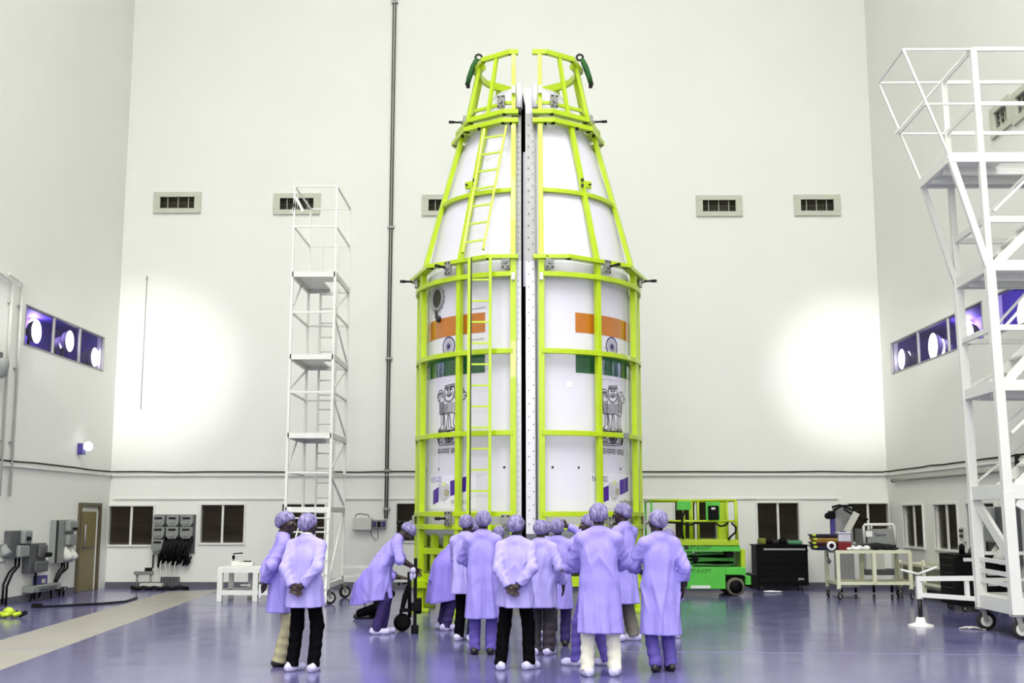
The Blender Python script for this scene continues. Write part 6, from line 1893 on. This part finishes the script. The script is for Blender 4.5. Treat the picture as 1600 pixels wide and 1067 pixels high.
    # ---- trousers
    ft = Field(.012)
    for k in (-1, 1):
        a, b, c, _ = lg[k]; cdir = unit(c - b); bag = 1.16 if trousers in (M_TK, M_TG, M_TD) else 1.0
        ft.cone(a + V(-.012 * k, 0, .0), b, .088, .077 * bag, .03); ft.cone(b, c + cdir * .05, .077 * bag, .070 * bag, .025, cut=(c + cdir * .035, cdir))
    ft.ell(V(0, 0, .95 - drop), (.15, .10, .10), None, .04)
    w1, w2 = rs.random() * 6, rs.random() * 6
    dt = lambda X, Y, Zz: .004 * np.sin(38 * Zz + 9 * X + 14 * Y + w1) * np.sin(21 * Zz - 17 * X + w2) + .003 * np.sin(60 * Zz + 30 * X * np.sin(w1) + w2) * (Zz < .35)
    v, q = ft.mesh(disp=dt); quad_mesh('trousers', v * sc, q, trousers or M_TB, root)
    # ---- shoes
    for k in (-1, 1):
        _, _, an, toe = lg[k]; tdir = V(math.sin(math.radians(toe)), math.cos(math.radians(toe)), 0)
        fs = Field(.010); b0 = V(an[0], an[1], .045); gz0 = an[2] - .085
        r = 1.18 if shoes == 'cover' else 1.0
        fs.cone(b0 - tdir * .055 + V(0, 0, gz0), b0 + tdir * .15 + V(0, 0, gz0 - .008), .046 * r, .040 * r, .02); fs.cone(b0 + V(0, 0, gz0), b0 + V(0, 0, gz0 + (.075 if shoes == 'cover' else .035)), .05 * r, .048 * r, .02)
        ds = (lambda X, Y, Zz: .005 * np.sin(60 * X + 40 * Zz + w1) * np.sin(55 * Y + w2)) if shoes == 'cover' else None
        v, q = fs.mesh(cut=[(V(0, 0, .0 + gz0), V(0, 0, -1))], disp=ds); quad_mesh('shoe_cover' if shoes == 'cover' else 'shoe', v * sc, q, M_SHC if shoes == 'cover' else M_SHB, root)
    # ---- coat
    fc = Field(.0108)
    fw_ = 1 + .38 * math.sin(L)
    hb = hem - .96 - 0 * drop; hz = hem - .96
    cyb = -.035 * math.sin(L)
    fc.col(PV, np.eye(3), [(hz - .03, .222 * wide, .178 * fw_, cyb - .01), (hz * .5, .208 * wide, .16 * fw_, cyb), (.0, .188 * wide, .14 * fw_, cyb * .6), (.08, .165 * wide, .115, 0)] + ([(.2, .10, .07, 0), (.36, .03, .02, 0)] if L < .2 else [(.13, .11, .07, 0), (.17, .07, .04, 0)]), .15, ph, .045 if L < .2 else .08)
    fc.col(PV, Rt, [(-.34, .03, .02, 0), (-.16, .10, .07, 0), (-.02, .178 * wide, .13, 0), (.14, .178 * wide, .130, 0), (.28, .186 * wide, .130, 0), (.37, .172 * wide, .115, -.008), (.43, .12, .09, -.012), (.50, .07, .07, -.012)], .05, ph, .05)
    for k in (-1, 1):
        Sh, Eb, W, pn, dd = AR[k]
        fc.cone(up((.035 * k, -.015, 1.475)), Sh, .055, .066, .06)
        fc.cone(Sh, Eb, .066, .058, .04, wr=1 + ph + k)
        fdv = unit(W - Eb); f = {'long': .93, 'short': .12, 'mid': .45}[sleeve]
        end = Eb + (W - Eb) * f
        if sleeve == 'short': end = Eb + fdv * .02
        fc.cone(Eb, end + fdv * .04, .060, .052 if sleeve == 'long' else .072, .025, cut=(end, fdv), wr=60 + ph + k)
    fc.cone(up((0, -.012, 1.45)), up((0, -.004, 1.53)), .078, .066, .03, cut=(up((0, -.004, 1.512)), Rt @ V(0, .25, 1)))
    p1, p2, p3 = rs.random() * 6, rs.random() * 6, rs.random() * 6
    rdg = lambda w: (1 - np.abs(np.sin(w))) ** 2          # narrow raised crease

    def dc(X, Y, Zz):
        fade = np.clip((1.42 - drop - Zz) / .25, 0, 1); lowf = np.clip((1.15 - drop - Zz) / .5, 0, 1)
        f1 = rdg(13 * X + 4 * Y + 1.1 * np.sin(2.6 * Zz + p1) + p2) * (.35 + .65 * np.sin(2.2 * Zz + p3) ** 2)
        f2 = rdg(21 * X - 7 * Y + 6 * Zz * np.sin(p1) + p3) * np.clip(np.sin(5 * Zz + 3 * X + p2), 0, 1)
        f3 = rdg(9 * Zz + 12 * np.abs(X) + 5 * Y + p2) * np.clip(np.sin(7 * X + 4 * Zz + p1), 0, 1) * (1 - lowf)
        return -fade * (.023 * f1 + .016 * f2 * (.4 + .6 * lowf) + .013 * f3)
    v, q = fc.mesh(cut=[(V(0, 0, hem - drop), V(.03 * math.sin(ph), .04 * math.cos(ph) + .25 * math.sin(L), -1))], disp=dc); quad_mesh('coat', v * sc, q, M_COAT[coat], root)
    if collar is not None:
        fk = Field(.009); fk.cone(up((0, -.008, 1.50)), up((0, -.002, 1.54)), .068, .063, .01, cut=(up((0, -.002, 1.535)), Rt @ V(0, .3, 1))); v, q = fk.mesh(); quad_mesh('shirt_collar', v * sc, q, collar, root)
    # ---- hair and hair net
    fh = Field(.009); fh.ell(H + Rh @ V(0, -.018, .024), (.081, .098, .097), Rh, .01); fh.cone(H + Rh @ V(0, -.06, .0), H + Rh @ V(0, -.066, -.05), .045, .035, .02)
    v, q = fh.mesh(cut=[(H + Rh @ V(0, .0, -.022), Rh @ V(0, .75, -.65))]); 
    if len(v): quad_mesh('hair', v * sc, q, M_HAIR, root)
    if cap:
        fn = Field(.0085); fn.ell(H + Rh @ V(0, -.022, .034), (.100, .122, .108), Rh, .02); fn.ell(H + Rh @ V(.01 * math.sin(ph), -.045, .005), (.092, .094, .098), Rh, .03)
        cp, cn = H + Rh @ V(0, -.01, -.018), Rh @ unit(V(0, .115, -.19)); wv = rs.random() * 6

        def dn(X, Y, Zz):
            a = (X - H[0]) * Rh[0, 0] + (Y - H[1]) * Rh[1, 0] + (Zz - H[2]) * Rh[2, 0]; b = (X - H[0]) * Rh[0, 1] + (Y - H[1]) * Rh[1, 1] + (Zz - H[2]) * Rh[2, 1]; c = (X - H[0]) * Rh[0, 2] + (Y - H[1]) * Rh[1, 2] + (Zz - H[2]) * Rh[2, 2]
            th = np.arctan2(b + .02, a); low = np.clip(1 - (c - .55 * b + .012) / .06, 0, 1)
            return .012 * low ** 2 + .0035 * np.sin(17 * th + wv) * (.4 + low) + .003 * np.sin(70 * c + 5 * th) * np.sin(3 * th + wv)
        v, q = fn.mesh(cut=[(cp, cn)], disp=dn); quad_mesh('hair_net', v * sc, q, M_NET, root)
    for k in (-1, 1):
        e = MB(); e.ball((H + Rh @ V(.03 * k, .079, .006)) * sc, .0105 * sc, 10, 6); e.ball((H + Rh @ V(.03 * k, .0855, .005)) * sc, .0055 * sc, 8, 5)
        ob = e.build('eye', M_EYE, None, org=(0, 0, 0)); ob.parent = root; ob.data.materials.append(M_INK); mi = [0] * 60 + [1] * 40; ob.data.polygons.foreach_set('material_index', mi)
    ORG[root.name] = np.zeros(3)
    return root, AR, sc, H


def height_for(py_feet, py_top, px):
    g = on_z(px, py_feet); return on_y(px, py_top, g[1])[2]


PEOPLE = [
    # label, px, py, head-top px, rot, options
    ('man in khaki trousers, hands behind back, smiling towards his companion', 438, 1040, 796, -72, dict(coat=0, trousers=M_TK, shoes='shoe', hem=.60, arms=('behind', 'behind'), head=(0, -36), collar=M_COLD, legs=((-.09, .02, 0), (.09, -.02, 0)))),
    ('man in black trousers clasping his hands behind, beside the khaki one', 473, 1049, 799, -14, dict(coat=1, trousers=M_TB, hem=.72, arms=('behind', 'behind'), head=(-3, -20), collar=M_COLL, legs=((-.13, 0, 20), (.12, .02, -8)), lean=3)),
    ('stooping man with rolled sleeves gripping the black levelling jack', 592, 990, 0, -80, dict(h=1.70, coat=0, trousers=M_TI, hem=.50, lean=34, arms=('reach_far', 'reach'), sleeve='short', head=(48, 0), legs=((-.10, .06, 0), (.10, -.04, 0)))),
    ('person crouching half hidden behind the stooping man', 571, 966, 0, -86, dict(h=1.70, coat=2, trousers=M_TB, shoes='shoe', hem=.62, lean=40, crouch=.36, arms=('floor', 'floor'), sleeve='mid', head=(10, 0), legs=((-.11, .12, 0), (.11, -.1, 0)))),
    ('person bending low toward the frame base, head hidden by colleagues', 694, 984, 0, -66, dict(h=1.78, coat=2, trousers=M_TI, hem=.42, lean=42, arms=('reach', 'reach_far'), head=(10, 0), wide=1.05)),
    ('black trousered man half hidden left of the tallest left-hand man', 727, 1001, 802, -22, dict(coat=1, trousers=M_TB, hem=.66, arms=('front', 'front'), head=(6, -10))),
    ('man in lilac trousers and dark shoes standing with back turned', 754, 1022, 795, -4, dict(coat=0, trousers=M_TP, shoes='shoe', hem=.44, arms=('elbow_out', 'front'), head=(0, 4))),
    ('person deep in the crowd raising a bare forearm to the frame', 779, 985, 820, -8, dict(coat=0, trousers=M_TD, hem=.6, arms=('front', 'point'), sleeve='short', vox=.0095)),
    ('man front and centre, hands clasped behind, white shoe covers', 806, 1046, 802, -8, dict(coat=1, trousers=M_TB, hem=.71, arms=('behind', 'behind'), head=(0, -4), legs=((-.17, -.05, -10), (.15, .03, 28)), collar=M_COLD, lean=2)),
    ('man in dark grey trousers right behind the central front man', 845, 1023, 810, -12, dict(coat=1, trousers=M_TD, hem=.62, arms=('front', 'down'), head=(4, 10), legs=((-.08, 0, -14), (.1, .02, 10)))),
    ('person almost hidden, only a hair net left of the raised arm', 853, 992, 812, 5, dict(coat=1, trousers=M_TD, hem=.6, arms=('front', 'front'), vox=.0095)),
    ('man shading his forehead with a raised arm in the crowd', 872, 1009, 808, -6, dict(coat=0, trousers=M_TI, shoes='shoe', hem=.52, arms=('front', 'raise'), head=(-8, 0))),
    ('tall man in cream trousers with his back to the camera', 938, 1056, 783, -3, dict(coat=0, trousers=M_TC, hem=.43, arms=('elbow_out', 'elbow_out'), sleeve='mid', head=(4, 3), legs=((-.13, .0, -16), (.15, .02, 12)), wide=1.06)),
    ('person in lilac trousers hidden behind the cream trousered man', 926, 1040, 800, 62, dict(coat=0, trousers=M_TP, hem=.55, arms=('front', 'front'), head=(2, 20), legs=((-.10, .16, 0), (.10, -.14, 0)), vox=.0095)),
    ('man in grey trousers turned left toward the split, seen in profile', 977, 1001, 784, 48, dict(coat=0, trousers=M_TG, hem=.47, arms=('front', 'front'), sleeve='mid', head=(3, 26), legs=((-.09, .04, 8), (.1, -.06, -40)))),
    ('man in purple trousers and dark shoes at right end of the group', 1033, 1049, 794, 14, dict(coat=0, trousers=M_TP, shoes='shoe', hem=.40, arms=('elbow_out', 'down'), sleeve='mid', head=(0, 18), wide=1.02, legs=((-.07, -.02, 30), (.12, .02, 6)))),
    ('person hidden behind the rightmost man, dark hair net showing', 1048, 996, 824, 8, dict(coat=0, trousers=M_TD, hem=.6, arms=('front', 'down'), vox=.0095)),
]
PINFO = []
for i, (lb, px, py, top, rot, kw) in enumerate(PEOPLE):
    kw = dict(kw); h = kw.pop('h', None)
    if h is None: h = height_for(py, top, px)
    h = h / 1.02          # the net adds a little
    PINFO.append(person(lb, px, py, h, rot, seed=i * 13, **kw))


def hand_world(i, k):
    """world position of a wrist of person i (k=-1 left, +1 right)"""
    root, AR, sc, _ = PINFO[i]; Sh, Eb, W, pn, dd = AR[k]; p = rotz(root.rotation_euler.z) @ ((W + unit(dd) * .09) * sc)
    return p + np.array(root.location)


c = hand_world(0, 1); t = thing('notepad', c, 'small white notepad held behind the khaki trousered man', 'notepad')
k = MB(); k.box(c + V(-.05, -.01, -.05), (.02, .09, .14), .2); k.build('pages', M_PAPER, t, bevel=.003)
k = MB(); k.box(c + V(-.063, -.01, -.05), (.006, .094, .145), .2); k.build('cover', M_BLACK, t)
c = hand_world(2, 1); t = thing('wiping_cloth', c, 'white wiping cloth in the hand of the stooping man', 'cloth')
k = MB(); k.ball(c + V(-.02, -.02, .02), (.045, .045, .05), 12, 8); k.ball(c + V(-.035, -.02, -.05), (.03, .025, .07), 12, 8); k.ball(c + V(-.0, -.015, -.045), (.025, .02, .05), 12, 8); k.build('folds', M_SHC, t)
